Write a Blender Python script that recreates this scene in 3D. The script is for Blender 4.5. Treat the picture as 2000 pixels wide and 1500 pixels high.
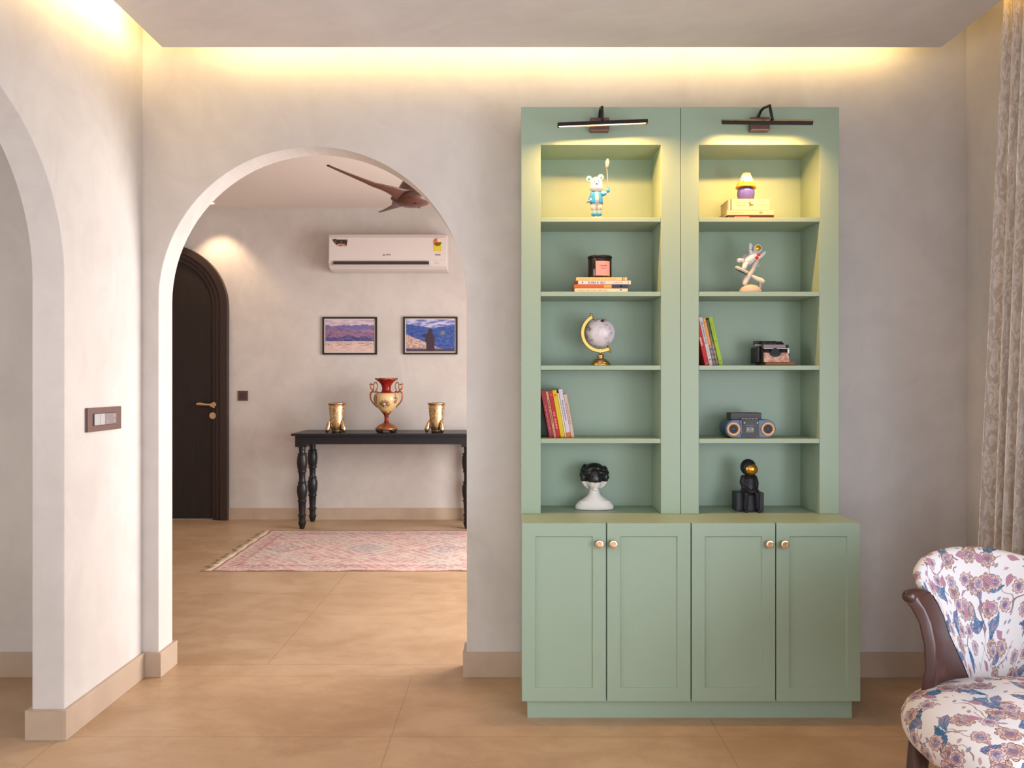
import bpy, bmesh, math, random
from mathutils import Vector, Matrix, noise as mnoise
random.seed(7)
for o in list(bpy.data.objects):
    bpy.data.objects.remove(o)
SC = bpy.context.scene
COL = SC.collection
PI = math.pi

# ---------------------------------------------------------------- camera
F = 1540.0            # focal length in pixels of the 2000 px wide frame
EYE = 1.295           # camera height
CX, CY = 1000.0, 745.0
cam_data = bpy.data.cameras.new('camera')
cam_data.sensor_width = 36.0
cam_data.lens = 36.0 * F / 2000.0
cam_data.shift_y = -5.0 / 2000.0
cam_data.clip_start = 0.02
cam = bpy.data.objects.new('camera', cam_data)
cam.location = (0, 0, EYE)
cam.rotation_euler = (PI / 2, 0, 0)
COL.objects.link(cam)
SC.camera = cam

# ---------------------------------------------------------------- world, lights, exposure
world = bpy.data.worlds.new('world')
SC.world = world
world.use_nodes = True
world.node_tree.nodes['Background'].inputs[0].default_value = (0.62, 0.72, 0.95, 1)
world.node_tree.nodes['Background'].inputs[1].default_value = 0.6
SC.view_settings.view_transform = 'Standard'
SC.view_settings.look = 'None'
SC.view_settings.gamma = 1.0
SC.view_settings.use_curve_mapping = False
SC.view_settings.exposure = 0.48
try:
    SC.cycles.use_denoising = True
    SC.cycles.max_bounces = 10
    SC.cycles.diffuse_bounces = 7
    SC.cycles.glossy_bounces = 4
    SC.cycles.sample_clamp_indirect = 6.0
    SC.cycles.caustics_reflective = False
    SC.cycles.caustics_refractive = False
except Exception:
    pass


def area_light(name, loc, direction, sx, sy, power, color, spread=180.0, cam_vis=False):
    d = bpy.data.lights.new(name, 'AREA')
    d.shape = 'RECTANGLE'
    d.size = sx
    d.size_y = sy
    d.energy = power
    d.color = color
    d.spread = math.radians(spread)
    o = bpy.data.objects.new(name, d)
    o.location = loc
    o.rotation_euler = Vector(direction).to_track_quat('-Z', 'Y').to_euler()
    COL.objects.link(o)
    return o


# daylight entering by the openings of the rooms (all outside the frame)
area_light('daylight_rear_window', (0.35, -1.44, 1.35), (0, 1, -0.03), 3.2, 2.2, 40, (0.80, 0.88, 1.0))
area_light('daylight_side_window', (1.97, 0.48, 0.98), (-1, 0.10, -0.16), 2.2, 1.30, 54, (0.86, 0.90, 1.0), 170)
area_light('daylight_hall_window', (1.57, 5.1, 1.35), (-1, -0.18, -0.30), 2.3, 2.05, 128, (1.0, 0.92, 0.87), 165)
area_light('daylight_passage', (-3.4, 1.2, 1.4), (1, 0.1, -0.1), 1.6, 1.8, 32, (1.0, 0.93, 0.88))
# warm cove strips on top of the dropped ceiling, facing the walls
WARM = (1.0, 0.70, 0.27)
area_light('cove_light_back', (0.17, 3.30, 2.812), (0, 1, -0.12), 3.0, 0.03, 9.5, WARM, 170)
area_light('cove_light_left', (-1.455, 1.44, 2.812), (-1, 0, -0.12), 3.7, 0.03, 23.0, WARM, 170)
area_light('cove_light_right', (1.79, 1.4, 2.812), (1, 0, -0.12), 3.4, 0.03, 3.4, (1.0, 0.58, 0.12), 170)


# ---------------------------------------------------------------- helpers
def PXX(px, d):
    return (px - CX) * d / F


def PZZ(py, d):
    return EYE - (py - CY) * d / F


def T(x, y, z):
    return Matrix.Translation((x, y, z))


def R(axis, deg):
    return Matrix.Rotation(math.radians(deg), 4, axis)


class MB:
    """collects shapes into one mesh"""
    def __init__(self):
        self.bm = bmesh.new()
        self.uv = self.bm.loops.layers.uv.new('UVMap')
        self.mi = 0

    def face(self, vs, smooth=False, uvs=None):
        try:
            f = self.bm.faces.new(vs)
        except ValueError:
            return None
        f.smooth = smooth
        f.material_index = self.mi
        if uvs:
            for l, u in zip(f.loops, uvs):
                l[self.uv].uv = u
        return f

    def box(self, x0, x1, y0, y1, z0, z1, M=None, uv_front=False):
        c = [(x0, y0, z0), (x1, y0, z0), (x1, y1, z0), (x0, y1, z0), (x0, y0, z1), (x1, y0, z1), (x1, y1, z1), (x0, y1, z1)]
        v = [self.bm.verts.new(M @ Vector(p) if M else p) for p in c]
        q = [(0, 0), (1, 0), (1, 1), (0, 1)]
        for k in ((0, 1, 5, 4), (3, 2, 1, 0), (4, 5, 6, 7), (1, 2, 6, 5), (2, 3, 7, 6), (3, 0, 4, 7)):
            self.face([v[i] for i in k], False, q)
        return self

    def grid(self, rows, closed_u=False, smooth=True, cap0=False, cap1=False, uvs=None):
        vr = [[self.bm.verts.new(p) for p in r] for r in rows]
        n = len(rows[0])
        for i in range(len(rows) - 1):
            for j in range(n if closed_u else n - 1):
                k = (j + 1) % n
                uu = None
                if uvs:
                    uu = [uvs[i][j], uvs[i][j + 1 if closed_u and len(uvs[i]) > n else k], uvs[i + 1][j + 1 if closed_u and len(uvs[i]) > n else k], uvs[i + 1][j]]
                self.face([vr[i][j], vr[i][k], vr[i + 1][k], vr[i + 1][j]], smooth, uu)
        if cap0:
            self.face(list(reversed(vr[0])), False)
        if cap1:
            self.face(vr[-1], False)
        return self

    def lathe(self, prof, M=None, seg=32, smooth=True, sx=1.0, sy=1.0, caps=True):
        """prof: list of (r, z) from bottom to top, about local Z"""
        rows = []
        uvs = []
        L = 0.0
        for i, (r, z) in enumerate(prof):
            if i:
                L += math.hypot(r - prof[i - 1][0], z - prof[i - 1][1])
            r = max(r, 1e-5)
            row = []
            for j in range(seg):
                a = 2 * PI * j / seg
                p = Vector((r * sx * math.cos(a), r * sy * math.sin(a), z))
                row.append(M @ p if M else p)
            rows.append(row)
            uvs.append([(j / seg, z) for j in range(seg + 1)])
        self.grid(rows, True, smooth, caps, caps, uvs)
        return self

    def cyl(self, p0, p1, r0, r1=None, seg=20, smooth=True):
        return self.tube([p0, p1], [r0, r0 if r1 is None else r1], seg, smooth)

    def tube(self, pts, rad, seg=12, smooth=True, caps=True, round_caps=False, flat=None):
        pts = [Vector(p) for p in pts]
        if not isinstance(rad, (list, tuple)):
            rad = [rad] * len(pts)
        rad = list(rad)
        if round_caps:
            d0 = (pts[0] - pts[1]).normalized()
            d1 = (pts[-1] - pts[-2]).normalized()
            A, B, ra, rb = [], [], [], []
            for a in (80, 55, 28):
                A.append(pts[0] + d0 * rad[0] * math.sin(math.radians(a)))
                ra.append(rad[0] * math.cos(math.radians(a)))
            for a in (28, 55, 80):
                B.append(pts[-1] + d1 * rad[-1] * math.sin(math.radians(a)))
                rb.append(rad[-1] * math.cos(math.radians(a)))
            pts = A + pts + B
            rad = ra + rad + rb
        rows = []
        up = None
        for i, p in enumerate(pts):
            if i == 0:
                t = pts[1] - p
            elif i == len(pts) - 1:
                t = p - pts[i - 1]
            else:
                t = (pts[i + 1] - p).normalized() + (p - pts[i - 1]).normalized()
            t = t.normalized() if t.length > 1e-9 else Vector((0, 0, 1))
            if up is None:
                up = Vector((0, 0, 1)) if abs(t.z) < 0.9 else Vector((1, 0, 0))
            s = t.cross(up)
            if s.length < 1e-6:
                s = t.orthogonal()
            s.normalize()
            up = s.cross(t).normalized()
            fl = flat if flat else 1.0
            rows.append([p + (s * math.cos(2 * PI * j / seg) + up * math.sin(2 * PI * j / seg) * fl) * rad[i] for j in range(seg)])
        self.grid(rows, True, smooth, caps, caps)
        return self

    def ball(self, c, r, M=None, seg=20, rings=12, smooth=True):
        if not isinstance(r, (list, tuple)):
            r = (r, r, r)
        c = Vector(c)
        rows = []
        uvs = []
        for i in range(rings + 1):
            ph = -PI / 2 + PI * i / rings
            cr = max(math.cos(ph), 1e-4)
            row = []
            for j in range(seg):
                a = 2 * PI * j / seg
                p = Vector((r[0] * cr * math.cos(a), r[1] * cr * math.sin(a), r[2] * math.sin(ph)))
                row.append(c + (M @ p if M else p))
            rows.append(row)
            uvs.append([(j / seg, i / rings) for j in range(seg + 1)])
        self.grid(rows, True, smooth, True, True, uvs)
        return self

    def prism(self, poly, axis, a0, a1, M=None, smooth_side=False):
        """poly: 2-D outline; axis 'Y': poly is (x,z); 'X': (y,z); 'Z': (x,y)"""
        def P(p, a):
            q = {'Y': (p[0], a, p[1]), 'X': (a, p[0], p[1]), 'Z': (p[0], p[1], a)}[axis]
            return M @ Vector(q) if M else Vector(q)
        A = [self.bm.verts.new(P(p, a0)) for p in poly]
        B = [self.bm.verts.new(P(p, a1)) for p in poly]
        n = len(poly)
        self.face(A)
        self.face(list(reversed(B)))
        for i in range(n):
            k = (i + 1) % n
            self.face([A[k], A[i], B[i], B[k]], smooth_side)
        return self

    def torus(self, c, Rr, r, M=None, seg=32, ms=10, a0=0, a1=360, fl=1.0):
        rows = []
        full = abs(a1 - a0) >= 359.9
        n = seg
        for i in range(n + 1):
            a = math.radians(a0 + (a1 - a0) * i / n)
            row = []
            for j in range(ms):
                b = 2 * PI * j / ms
                p = Vector(((Rr + r * math.cos(b)) * math.cos(a), (Rr + r * math.cos(b)) * math.sin(a), r * math.sin(b) * fl))
                row.append(Vector(c) + (M @ p if M else p))
            rows.append(row)
        self.grid(rows, True, True, not full, not full)
        return self

    def quad(self, a, b, c, d, uvs=((0, 0), (1, 0), (1, 1), (0, 1))):
        self.face([self.bm.verts.new(p) for p in (a, b, c, d)], False, uvs)
        return self

    def build(self, name, mats, parent=None, loc=None, bevel=0.0, bseg=2, subsurf=0, remesh=0.0, smooth_it=0, recalc=True, autosmooth=True, base=None):
        bm = self.bm
        if recalc:
            bmesh.ops.remove_doubles(bm, verts=bm.verts, dist=1e-6)
            bmesh.ops.recalc_face_normals(bm, faces=bm.faces)
        off = OFF.get(parent.name, Vector((0, 0, 0))) if parent else Vector(loc if loc else (0, 0, 0))
        if off.length:
            bmesh.ops.translate(bm, verts=bm.verts, vec=-off)
        me = bpy.data.meshes.new(name)
        bm.to_mesh(me)
        bm.free()
        if not isinstance(mats, (list, tuple)):
            mats = [mats]
        for m in mats:
            me.materials.append(m)
        o = bpy.data.objects.new(name, me)
        COL.objects.link(o)
        if parent:
            o.parent = parent
        elif loc:
            o.location = loc
        OFF[o.name] = off
        if remesh:
            md = o.modifiers.new('remesh', 'REMESH')
            md.mode = 'VOXEL'
            md.voxel_size = remesh
            md.use_smooth_shade = True
        if smooth_it:
            md = o.modifiers.new('smooth', 'SMOOTH')
            md.iterations = smooth_it
            md.factor = 0.5
        if bevel:
            md = o.modifiers.new('bevel', 'BEVEL')
            md.width = bevel
            md.segments = bseg
            md.limit_method = 'ANGLE'
            md.angle_limit = math.radians(40)
        if subsurf:
            md = o.modifiers.new('subsurf', 'SUBSURF')
            md.levels = md.render_levels = subsurf
        return o


OFF = {}


def thing(name, label, cat, loc, group=None):
    o = bpy.data.objects.new(name, None)
    o.empty_display_size = 0.05
    COL.objects.link(o)
    o.location = loc
    OFF[o.name] = Vector(loc)
    return tag(o, label, cat, group)


def tag(o, label, cat, group=None):
    o['label'] = label
    o['category'] = cat
    if group:
        o['group'] = group
    return o


def struct(o):
    o['kind'] = 'structure'
    return o


def text(name, s, size, M, mat, parent, align='CENTER', ext=0.0002, shear=0.0, sx=1.0):
    """letters as a mesh; M places the text plane (x right, y up) in the world"""
    cu = bpy.data.curves.new(name, 'FONT')
    cu.body = s
    cu.size = size
    cu.align_x = align
    cu.align_y = 'CENTER'
    cu.extrude = ext
    cu.shear = shear
    cu.resolution_u = 3
    to = bpy.data.objects.new(name + '_tmp', cu)
    COL.objects.link(to)
    bpy.context.view_layer.update()
    me = bpy.data.meshes.new_from_object(to.evaluated_get(bpy.context.evaluated_depsgraph_get()))
    bpy.data.objects.remove(to)
    off = OFF.get(parent.name, Vector((0, 0, 0)))
    me.transform(T(*(-off)) @ M @ Matrix.Diagonal((sx, 1, 1, 1)))
    me.name = name
    me.materials.clear()
    me.materials.append(mat)
    o = bpy.data.objects.new(name, me)
    COL.objects.link(o)
    o.parent = parent
    OFF[o.name] = off
    return o


FRONT = R('X', 90)   # puts a text/plane upright, facing the camera (-Y)


# ---------------------------------------------------------------- material graph helper
class E:
    def __init__(self, g, s):
        self.g, self.s = g, s
    def __add__(self, o): return self.g.m('ADD', self, o)
    __radd__ = __add__
    def __sub__(self, o): return self.g.m('SUBTRACT', self, o)
    def __rsub__(self, o): return self.g.m('SUBTRACT', o, self)
    def __mul__(self, o): return self.g.m('MULTIPLY', self, o)
    __rmul__ = __mul__
    def __truediv__(self, o): return self.g.m('DIVIDE', self, o)
    def __lt__(self, o): return self.g.m('LESS_THAN', self, o)
    def __gt__(self, o): return self.g.m('GREATER_THAN', self, o)


class G:
    def __init__(self, name, color=(0.5, 0.5, 0.5), rough=0.5, metal=0.0, spec=0.5, **kw):
        self.mat = bpy.data.materials.new(name)
        self.mat.use_nodes = True
        self.nt = self.mat.node_tree
        self.b = self.nt.nodes['Principled BSDF']
        self.b.inputs['Base Color'].default_value = (*color[:3], 1)
        self.b.inputs['Roughness'].default_value = rough
        self.b.inputs['Metallic'].default_value = metal
        self.b.inputs['Specular IOR Level'].default_value = spec
        for k, v in kw.items():
            self.b.inputs[k.replace('_', ' ')].default_value = v
        self._tc = None

    def node(self, t, **kw):
        n = self.nt.nodes.new(t)
        for k, v in kw.items():
            setattr(n, k, v)
        return n

    def put(self, sock, v):
        if isinstance(v, E):
            self.nt.links.new(v.s, sock)
        elif isinstance(v, (tuple, list)):
            if len(sock.default_value) == 4 and len(v) == 3:
                v = (*v, 1)
            sock.default_value = v
        else:
            sock.default_value = v

    def m(self, op, a, b=0.0, c=0.0, clamp=False):
        n = self.node('ShaderNodeMath', operation=op, use_clamp=clamp)
        self.put(n.inputs[0], a)
        self.put(n.inputs[1], b)
        self.put(n.inputs[2], c)
        return E(self, n.outputs[0])

    def abs(self, a): return self.m('ABSOLUTE', a)
    def sin(self, a): return self.m('SINE', a)
    def cos(self, a): return self.m('COSINE', a)
    def sqrt(self, a): return self.m('SQRT', a)
    def mx(self, a, b): return self.m('MAXIMUM', a, b)
    def mn(self, a, b): return self.m('MINIMUM', a, b)

    def ss(self, a, lo, hi):
        n = self.node('ShaderNodeMapRange', interpolation_type='SMOOTHSTEP')
        self.put(n.inputs[0], a)
        self.put(n.inputs[1], lo)
        self.put(n.inputs[2], hi)
        return E(self, n.outputs[0])

    def co(self, kind='Object'):
        if self._tc is None:
            self._tc = self.node('ShaderNodeTexCoord')
        return E(self, self._tc.outputs[kind])

    def xyz(self, v):
        n = self.node('ShaderNodeSeparateXYZ')
        self.put(n.inputs[0], v)
        return [E(self, n.outputs[i]) for i in range(3)]

    def vec(self, x, y, z=0.0):
        n = self.node('ShaderNodeCombineXYZ')
        for i, q in enumerate((x, y, z)):
            self.put(n.inputs[i], q)
        return E(self, n.outputs[0])

    def noise(self, v, scale, detail=3.0, rough=0.5, dist=0.0, color=False):
        n = self.node('ShaderNodeTexNoise')
        self.put(n.inputs['Vector'], v)
        self.put(n.inputs['Scale'], scale)
        n.inputs['Detail'].default_value = detail
        n.inputs['Roughness'].default_value = rough
        n.inputs['Distortion'].default_value = dist
        return E(self, n.outputs[1 if color else 0])

    def vor(self, v, scale, rnd=1.0, dim='2D', feature='F1'):
        n = self.node('ShaderNodeTexVoronoi', voronoi_dimensions=dim, feature=feature)
        self.put(n.inputs['Vector'], v)
        n.inputs['Scale'].default_value = scale
        n.inputs['Randomness'].default_value = rnd
        return n

    def mix(self, f, a, b):
        n = self.node('ShaderNodeMix', data_type='RGBA', clamp_factor=True)
        self.put(n.inputs[0], f)
        self.put(n.inputs[6], a)
        self.put(n.inputs[7], b)
        return E(self, n.outputs[2])

    def col(self, c):
        self.put(self.b.inputs['Base Color'], c)
        return self

    def rough(self, r):
        self.put(self.b.inputs['Roughness'], r)
        return self

    def bump(self, h, strength=0.2, dist=0.01):
        n = self.node('ShaderNodeBump')
        n.inputs['Strength'].default_value = strength
        n.inputs['Distance'].default_value = dist
        self.put(n.inputs['Height'], h)
        self.nt.links.new(n.outputs[0], self.b.inputs['Normal'])
        return self


def flat(name, color, rough=0.5, metal=0.0, spec=0.28, **kw):
    return G(name, color, rough, metal, spec, **kw).mat


def srgb(r, g, b):
    def f(c):
        c /= 255.0
        return c / 12.92 if c <= 0.04045 else ((c + 0.055) / 1.055) ** 2.4
    return (f(r), f(g), f(b))


# ---------------------------------------------------------------- materials
def plaster(name, base, dark, amt=1.0):
    g = G(name, rough=0.62, spec=0.35)
    p = g.co()
    n1 = g.noise(p, 1.6, 4, 0.6, 0.8)
    n2 = g.noise(g.vec(g.xyz(p)[0] * 1.0 + g.xyz(p)[1], g.xyz(p)[1] * 1.0, g.xyz(p)[2] * 0.8), 4.0, 6, 0.62, 1.8)
    f = g.ss(n1 * 0.6 + n2 * 0.4, 0.32, 0.68) * amt
    g.col(g.mix(f, base, dark))
    g.bump(n2 + g.noise(p, 40, 3) * 0.15, 0.10, 0.006)
    return g.mat


M_WALL = plaster('wall_plaster', (0.605, 0.575, 0.55), (0.525, 0.492, 0.468))
M_CEIL = plaster('ceiling_plaster', (0.70, 0.685, 0.69), (0.62, 0.60, 0.605))
M_HALLCEIL = flat('hall_ceiling_paint', (0.70, 0.63, 0.59), 0.7)


def floor_material():
    g = G('floor_tiles', rough=0.36, spec=0.45)
    p = g.co()
    x, y, z = g.xyz(p)
    hall = y > 3.535
    def near(v, pitch, off):
        q = g.m('FRACT', (v - off) / pitch + 100.0)
        return g.mn(q, 1.0 - q) * pitch
    room_l = g.mn(near(x, 1.2, -0.44), near(y, 0.592, 3.465))
    hall_l = g.mn(near(x, 1.2, -1.12), near(y, 0.605, 3.606))
    strip = g.m('MULTIPLY', y > 3.466, y < 3.605)
    hall_l = g.mx(hall_l, 0.0)
    strip_l = g.mn(g.abs(y - 3.465), g.abs(y - 3.606))
    d = hall_l * hall + room_l * (1.0 - hall)
    d = d * (1.0 - strip) + strip_l * strip
    grout = 1.0 - g.ss(d, 0.0008, 0.0028)
    n1 = g.noise(g.vec(x * 0.9, y * 1.2), 1.9, 5, 0.6, 0.6)
    n2 = g.noise(g.vec(x * 1.4, y * 2.4), 4.5, 5, 0.65, 0.8)
    n3 = g.noise(p, 70, 2, 0.6)
    f = g.ss(n1 * 0.6 + n2 * 0.33 + n3 * 0.07, 0.36, 0.64)
    c = g.mix(f, (0.36, 0.23, 0.13), (0.46, 0.32, 0.20))
    c = g.mix(grout * 0.6, c, (0.22, 0.145, 0.09))
    g.col(c)
    g.rough(0.34 + n2 * 0.12)
    g.bump(grout * -1.0, 0.25, 0.002)
    return g.mat


M_FLOOR = floor_material()


def skirting_material():
    g = G('skirting_tile', rough=0.45, spec=0.4)
    p = g.co()
    n = g.noise(p, 3.0, 4, 0.6, 0.5)
    g.col(g.mix(g.ss(n, 0.35, 0.65), (0.42, 0.325, 0.245), (0.49, 0.385, 0.295)))
    return g.mat


M_SKIRT = skirting_material()
M_GREEN = G('sage_green_paint', (0.295, 0.385, 0.285), 0.42, 0.0, 0.4)
_n = M_GREEN.noise(M_GREEN.co(), 60, 2)
M_GREEN.bump(_n, 0.03, 0.001)
M_GREEN = M_GREEN.mat
M_BLACKMETAL = flat('dark_bronze_metal', (0.022, 0.018, 0.016), 0.38, 0.3)
M_COPPERBROWN = flat('brushed_brown_metal', (0.16, 0.095, 0.085), 0.35, 0.55)
M_BRASS = flat('satin_brass', (0.72, 0.50, 0.30), 0.28, 0.9)
M_GOLD = flat('polished_gold', (0.60, 0.36, 0.10), 0.34, 1.0)
M_BLACK = flat('black_gloss', (0.012, 0.012, 0.013), 0.28)
M_BLACKWOOD = flat('black_painted_wood', (0.012, 0.012, 0.014), 0.34, 0, 0.35)
M_WHITE = flat('white_gloss', (0.78, 0.76, 0.73), 0.3)
M_BUSTWHITE = flat('white_ceramic', (0.72, 0.68, 0.64), 0.4)
M_ACWHITE = flat('white_plastic', (0.64, 0.59, 0.575), 0.35)
M_DARKSLOT = flat('dark_slot', (0.045, 0.035, 0.032), 0.6)
M_PAGES = flat('book_pages', (0.62, 0.50, 0.34), 0.8)
M_INK = flat('dark_ink', (0.04, 0.035, 0.035), 0.6)
M_REDINK = flat('brown_ink', (0.20, 0.07, 0.04), 0.6)


def emit(name, color, strength):
    g = G(name, color, 0.5)
    g.b.inputs['Emission Color'].default_value = (*color, 1)
    g.b.inputs['Emission Strength'].default_value = strength
    return g.mat


# ---------------------------------------------------------------- the setting
YW0, YW1 = 3.462, 3.602      # wall with the arch and the bookcase
XL0, XL1 = -1.74, -1.623     # left wall with the side arch
XR = 1.994
YH = 7.40                    # hall back wall
ZC = 2.92
XHL, XHR = -4.3, 1.6


def arch_outline(a, b, zs, ac, R0, right_to_left=False, n=28):
    pts = [(a, 0.0), (a, zs)]
    for i in range(1, n):
        t = PI - PI * i / n
        pts.append((ac + R0 * math.cos(t), zs + R0 * math.sin(t)))
    pts += [(b, zs), (b, 0.0)]
    return pts


AXL, AXR = -1.551, -0.199
ac = (AXL + AXR) / 2
AR = (AXR - AXL) / 2
arch1 = arch_outline(AXL, AXR, 1.65, ac, AR, n=48)
b = MB()
poly = [(XHL - 0.12, 0.0)] + arch1 + [(XR + 0.12, 0.0), (XR + 0.12, ZC), (XHL - 0.12, ZC)]
b.prism(poly, 'Y', YW0, YW1)
struct(b.build('wall_back', M_WALL, bevel=0.004, bseg=3))

SA, SB = 1.577, 2.857
arch2 = arch_outline(SA, SB, 1.658, (SA + SB) / 2, (SB - SA) / 2, n=48)
b = MB()
poly = [(-1.5, 0.0)] + arch2 + [(YW0 - 0.0005, 0.0), (YW0 - 0.0005, ZC), (-1.5, ZC)]
b.prism(poly, 'X', XL0, XL1)
struct(b.build('wall_left', M_WALL, bevel=0.005, bseg=3))

# right wall with a tall window opening in front of the camera's side
b = MB()
b.box(XR, XR + 0.12, 1.62, YW0 - 0.0005, 0, ZC)
b.box(XR, XR + 0.12, -1.5, -0.65, 0, ZC)
b.box(XR, XR + 0.12, -0.65, 1.62, 0, 0.30)
b.box(XR, XR + 0.12, -0.65, 1.62, 2.10, ZC)
struct(b.build('wall_right', M_WALL))
b = MB()
b.box(-1.74, XR + 0.12, -1.62, -1.5, 0, ZC)
struct(b.build('wall_front', M_WALL))
# side passage beyond the left arch
b = MB()
b.box(-4.42, -4.3, -1.62, YW0, 0, ZC)
b.box(-4.3, -1.74, -1.62, -1.5, 0, ZC)
struct(b.build('wall_passage', M_WALL))
# hall beyond the arch
b = MB()
b.box(XHL - 0.12, XHR + 0.12, YH, YH + 0.12, 0, ZC)
struct(b.build('wall_hall_back', M_WALL))
b = MB()
b.box(XHL - 0.12, XHL, YW1, YH, 0, ZC)
struct(b.build('wall_hall_left', M_WALL))
b = MB()
b.box(XHR, XHR + 0.12, YW1, 3.95, 0, ZC)
b.box(XHR, XHR + 0.12, 6.3, YH, 0, ZC)
b.box(XHR, XHR + 0.12, 3.95, 6.3, 0, 0.28)
b.box(XHR, XHR + 0.12, 3.95, 6.3, 2.4, ZC)
struct(b.build('wall_hall_right', M_WALL))

b = MB()
b.box(-4.5, 2.3, -1.7, YH + 0.2, -0.05, 0.0)
struct(b.build('floor', M_FLOOR))

b = MB()
b.box(-4.42, XR + 0.12, -1.62, YW1 - 0.0, ZC, ZC + 0.1)
struct(b.build('ceiling_room', M_CEIL))
b = MB()
b.box(XHL - 0.12, XHR + 0.12, YW1, YH + 0.12, ZC, ZC + 0.1)
struct(b.build('ceiling_hall', M_HALLCEIL))
# dropped ceiling panel with a cove gap to the walls
b = MB()
b.box(-1.470, 1.804, -1.2, 3.315, 2.699, 2.79)
struct(b.build('ceiling_dropped', M_CEIL, bevel=0.002))
b = MB()
b.box(-1.3, 1.6, -1.0, 3.1, 2.79, ZC)
struct(b.build('ceiling_drop_core', M_CEIL))

# skirting boards
TB = 0.016
HB = 0.108
def skirt(name, boxes):
    b = MB()
    for q in boxes:
        b.box(*q, 0.0, HB)
    return struct(b.build(name, M_SKIRT, bevel=0.0015))
skirt('baseboard_back_left', [(XL1 + TB, AXL + TB, YW0 - TB, YW0), (AXL, AXL + TB, YW0, YW1 + TB), (-3.0, AXL, YW1, YW1 + TB)])
skirt('baseboard_back_centre', [(AXR - TB, 0.07, YW0 - TB, YW0), (AXR - TB, AXR, YW0, YW1)])
skirt('baseboard_back_right', [(1.32, XR - TB, YW0 - TB, YW0)])
skirt('baseboard_left', [(XL1, XL1 + TB, SB - TB, YW0), (XL0, XL1, SB - TB, SB), (XL0 - TB, XL0, SB - TB, YW0 - TB)])
skirt('baseboard_passage', [(-4.3, XL0 - TB, YW0 - TB, YW0)])
skirt('baseboard_right', [(XR - TB, XR, 1.0, YW0)])
skirt('baseboard_hall', [(-2.655, XHR, YH - TB, YH)])

# ---------------------------------------------------------------- base cabinet, counter and bookshelves
BX0, BX1 = 0.038, 1.3296
DF = 3.009           # door fronts
ZT = 0.754           # counter top
cab = thing('base_cabinet', 'sage green base cabinet with four panelled doors under the two bookshelves', 'cabinet', ((BX0 + BX1) / 2, 3.24, 0))
b = MB()
b.box(BX0 + 0.021, BX1 - 0.021, 3.035, 3.44, 0.0, 0.0745)
b.build('plinth', M_GREEN, cab, bevel=0.0008)
b = MB()
b.box(BX0 + 0.001, BX1 - 0.001, DF + 0.0225, 3.4455, 0.0755, 0.7355)
b.build('body', M_GREEN, cab, bevel=0.0008)
W = (BX1 - BX0) / 4
knob_px = [1171, 1198, 1504, 1533]
for i in range(4):
    x0 = BX0 + i * W + (0.0 if i == 0 else 0.0022)
    x1 = BX0 + (i + 1) * W - (0.0 if i == 3 else 0.0022)
    z0, z1 = 0.0742, 0.7535
    s = 0.050
    b = MB()
    A = [(x0, z0), (x1, z0), (x1, z1), (x0, z1)]
    B_ = [(x0 + s, z0 + s), (x1 - s, z0 + s), (x1 - s, z1 - s), (x0 + s, z1 - s)]
    C_ = [(x0 + s + .003, z0 + s + .003), (x1 - s - .003, z0 + s + .003), (x1 - s - .003, z1 - s - .003), (x0 + s + .003, z1 - s - .003)]
    def lay(P, y):
        return [b.bm.verts.new((p[0], y, p[1])) for p in P]
    a0, b0, c0, bk = lay(A, DF), lay(B_, DF), lay(C_, DF + 0.007), lay(A, DF + 0.021)
    for k in range(4):
        n = (k + 1) % 4
        b.face([a0[k], a0[n], b0[n], b0[k]])
        b.face([b0[k], b0[n], c0[n], c0[k]])
        b.face([a0[n], a0[k], bk[k], bk[n]])
    b.face(c0)
    b.face(list(reversed(bk)))
    door = b.build('door', M_GREEN, cab, bevel=0.0009)
    kx, kz = PXX(knob_px[i], 2.99), PZZ(1063.3, 2.99)
    b = MB()
    b.lathe([(0.0075, -0.001), (0.0065, 0.010), (0.0145, 0.0125), (0.0165, 0.017), (0.0150, 0.0235), (0.0105, 0.0245), (0.008, 0.0225), (0.0, 0.0225)], T(kx, DF, kz) @ R('X', 90), 12, False)
    b.build('knob', M_BRASS, door)

ct = MB()
ct.box(BX0, BX1, DF + 0.0222, 3.4455, 0.736, ZT)
tag(ct.build('countertop', M_GREEN, loc=((BX0 + BX1) / 2, 3.24, 0.736), bevel=0.0008), 'sage green counter top between the base cabinet doors and the open bookshelves', 'countertop')

DS, DB = 3.215, 3.430
ZTOP = 2.414
NZ = 2.2595
SHELF_Z = [1.964, 1.661, 1.360, 1.061]
UN = [(0.0376, 0.6865, 0.117, 0.6075), (0.6885, 1.334, 0.762, 1.2547)]
for i, (x0, x1, n0, n1) in enumerate(UN):
    u = thing('bookshelf', ['left sage green open bookshelf holding the bear figurine and the globe', 'right sage green open bookshelf holding the typewriter and the radio'][i], 'bookshelf', ((x0 + x1) / 2, 3.33, ZT), 'tall open bookshelves on the base cabinet')
    b = MB()
    b.prism([(x0, ZT + 0.0005), (n0, ZT + 0.0005), (n0, NZ), (n1, NZ), (n1, ZT + 0.0005), (x1, ZT + 0.0005), (x1, ZTOP), (x0, ZTOP)], 'Y', DS, 3.4455)
    b.build('frame', M_GREEN, u, bevel=0.0015)
    b = MB()
    b.box(n0, n1, DB, 3.4455, ZT + 0.0005, NZ)
    b.build('back_panel', M_GREEN, u)
    for z in SHELF_Z:
        b = MB()
        b.box(n0 + 0.0006, n1 - 0.0006, DS + 0.001, DB - 0.0005, z - 0.018, z)
        b.build('shelf', M_GREEN, u, bevel=0.0012)

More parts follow.
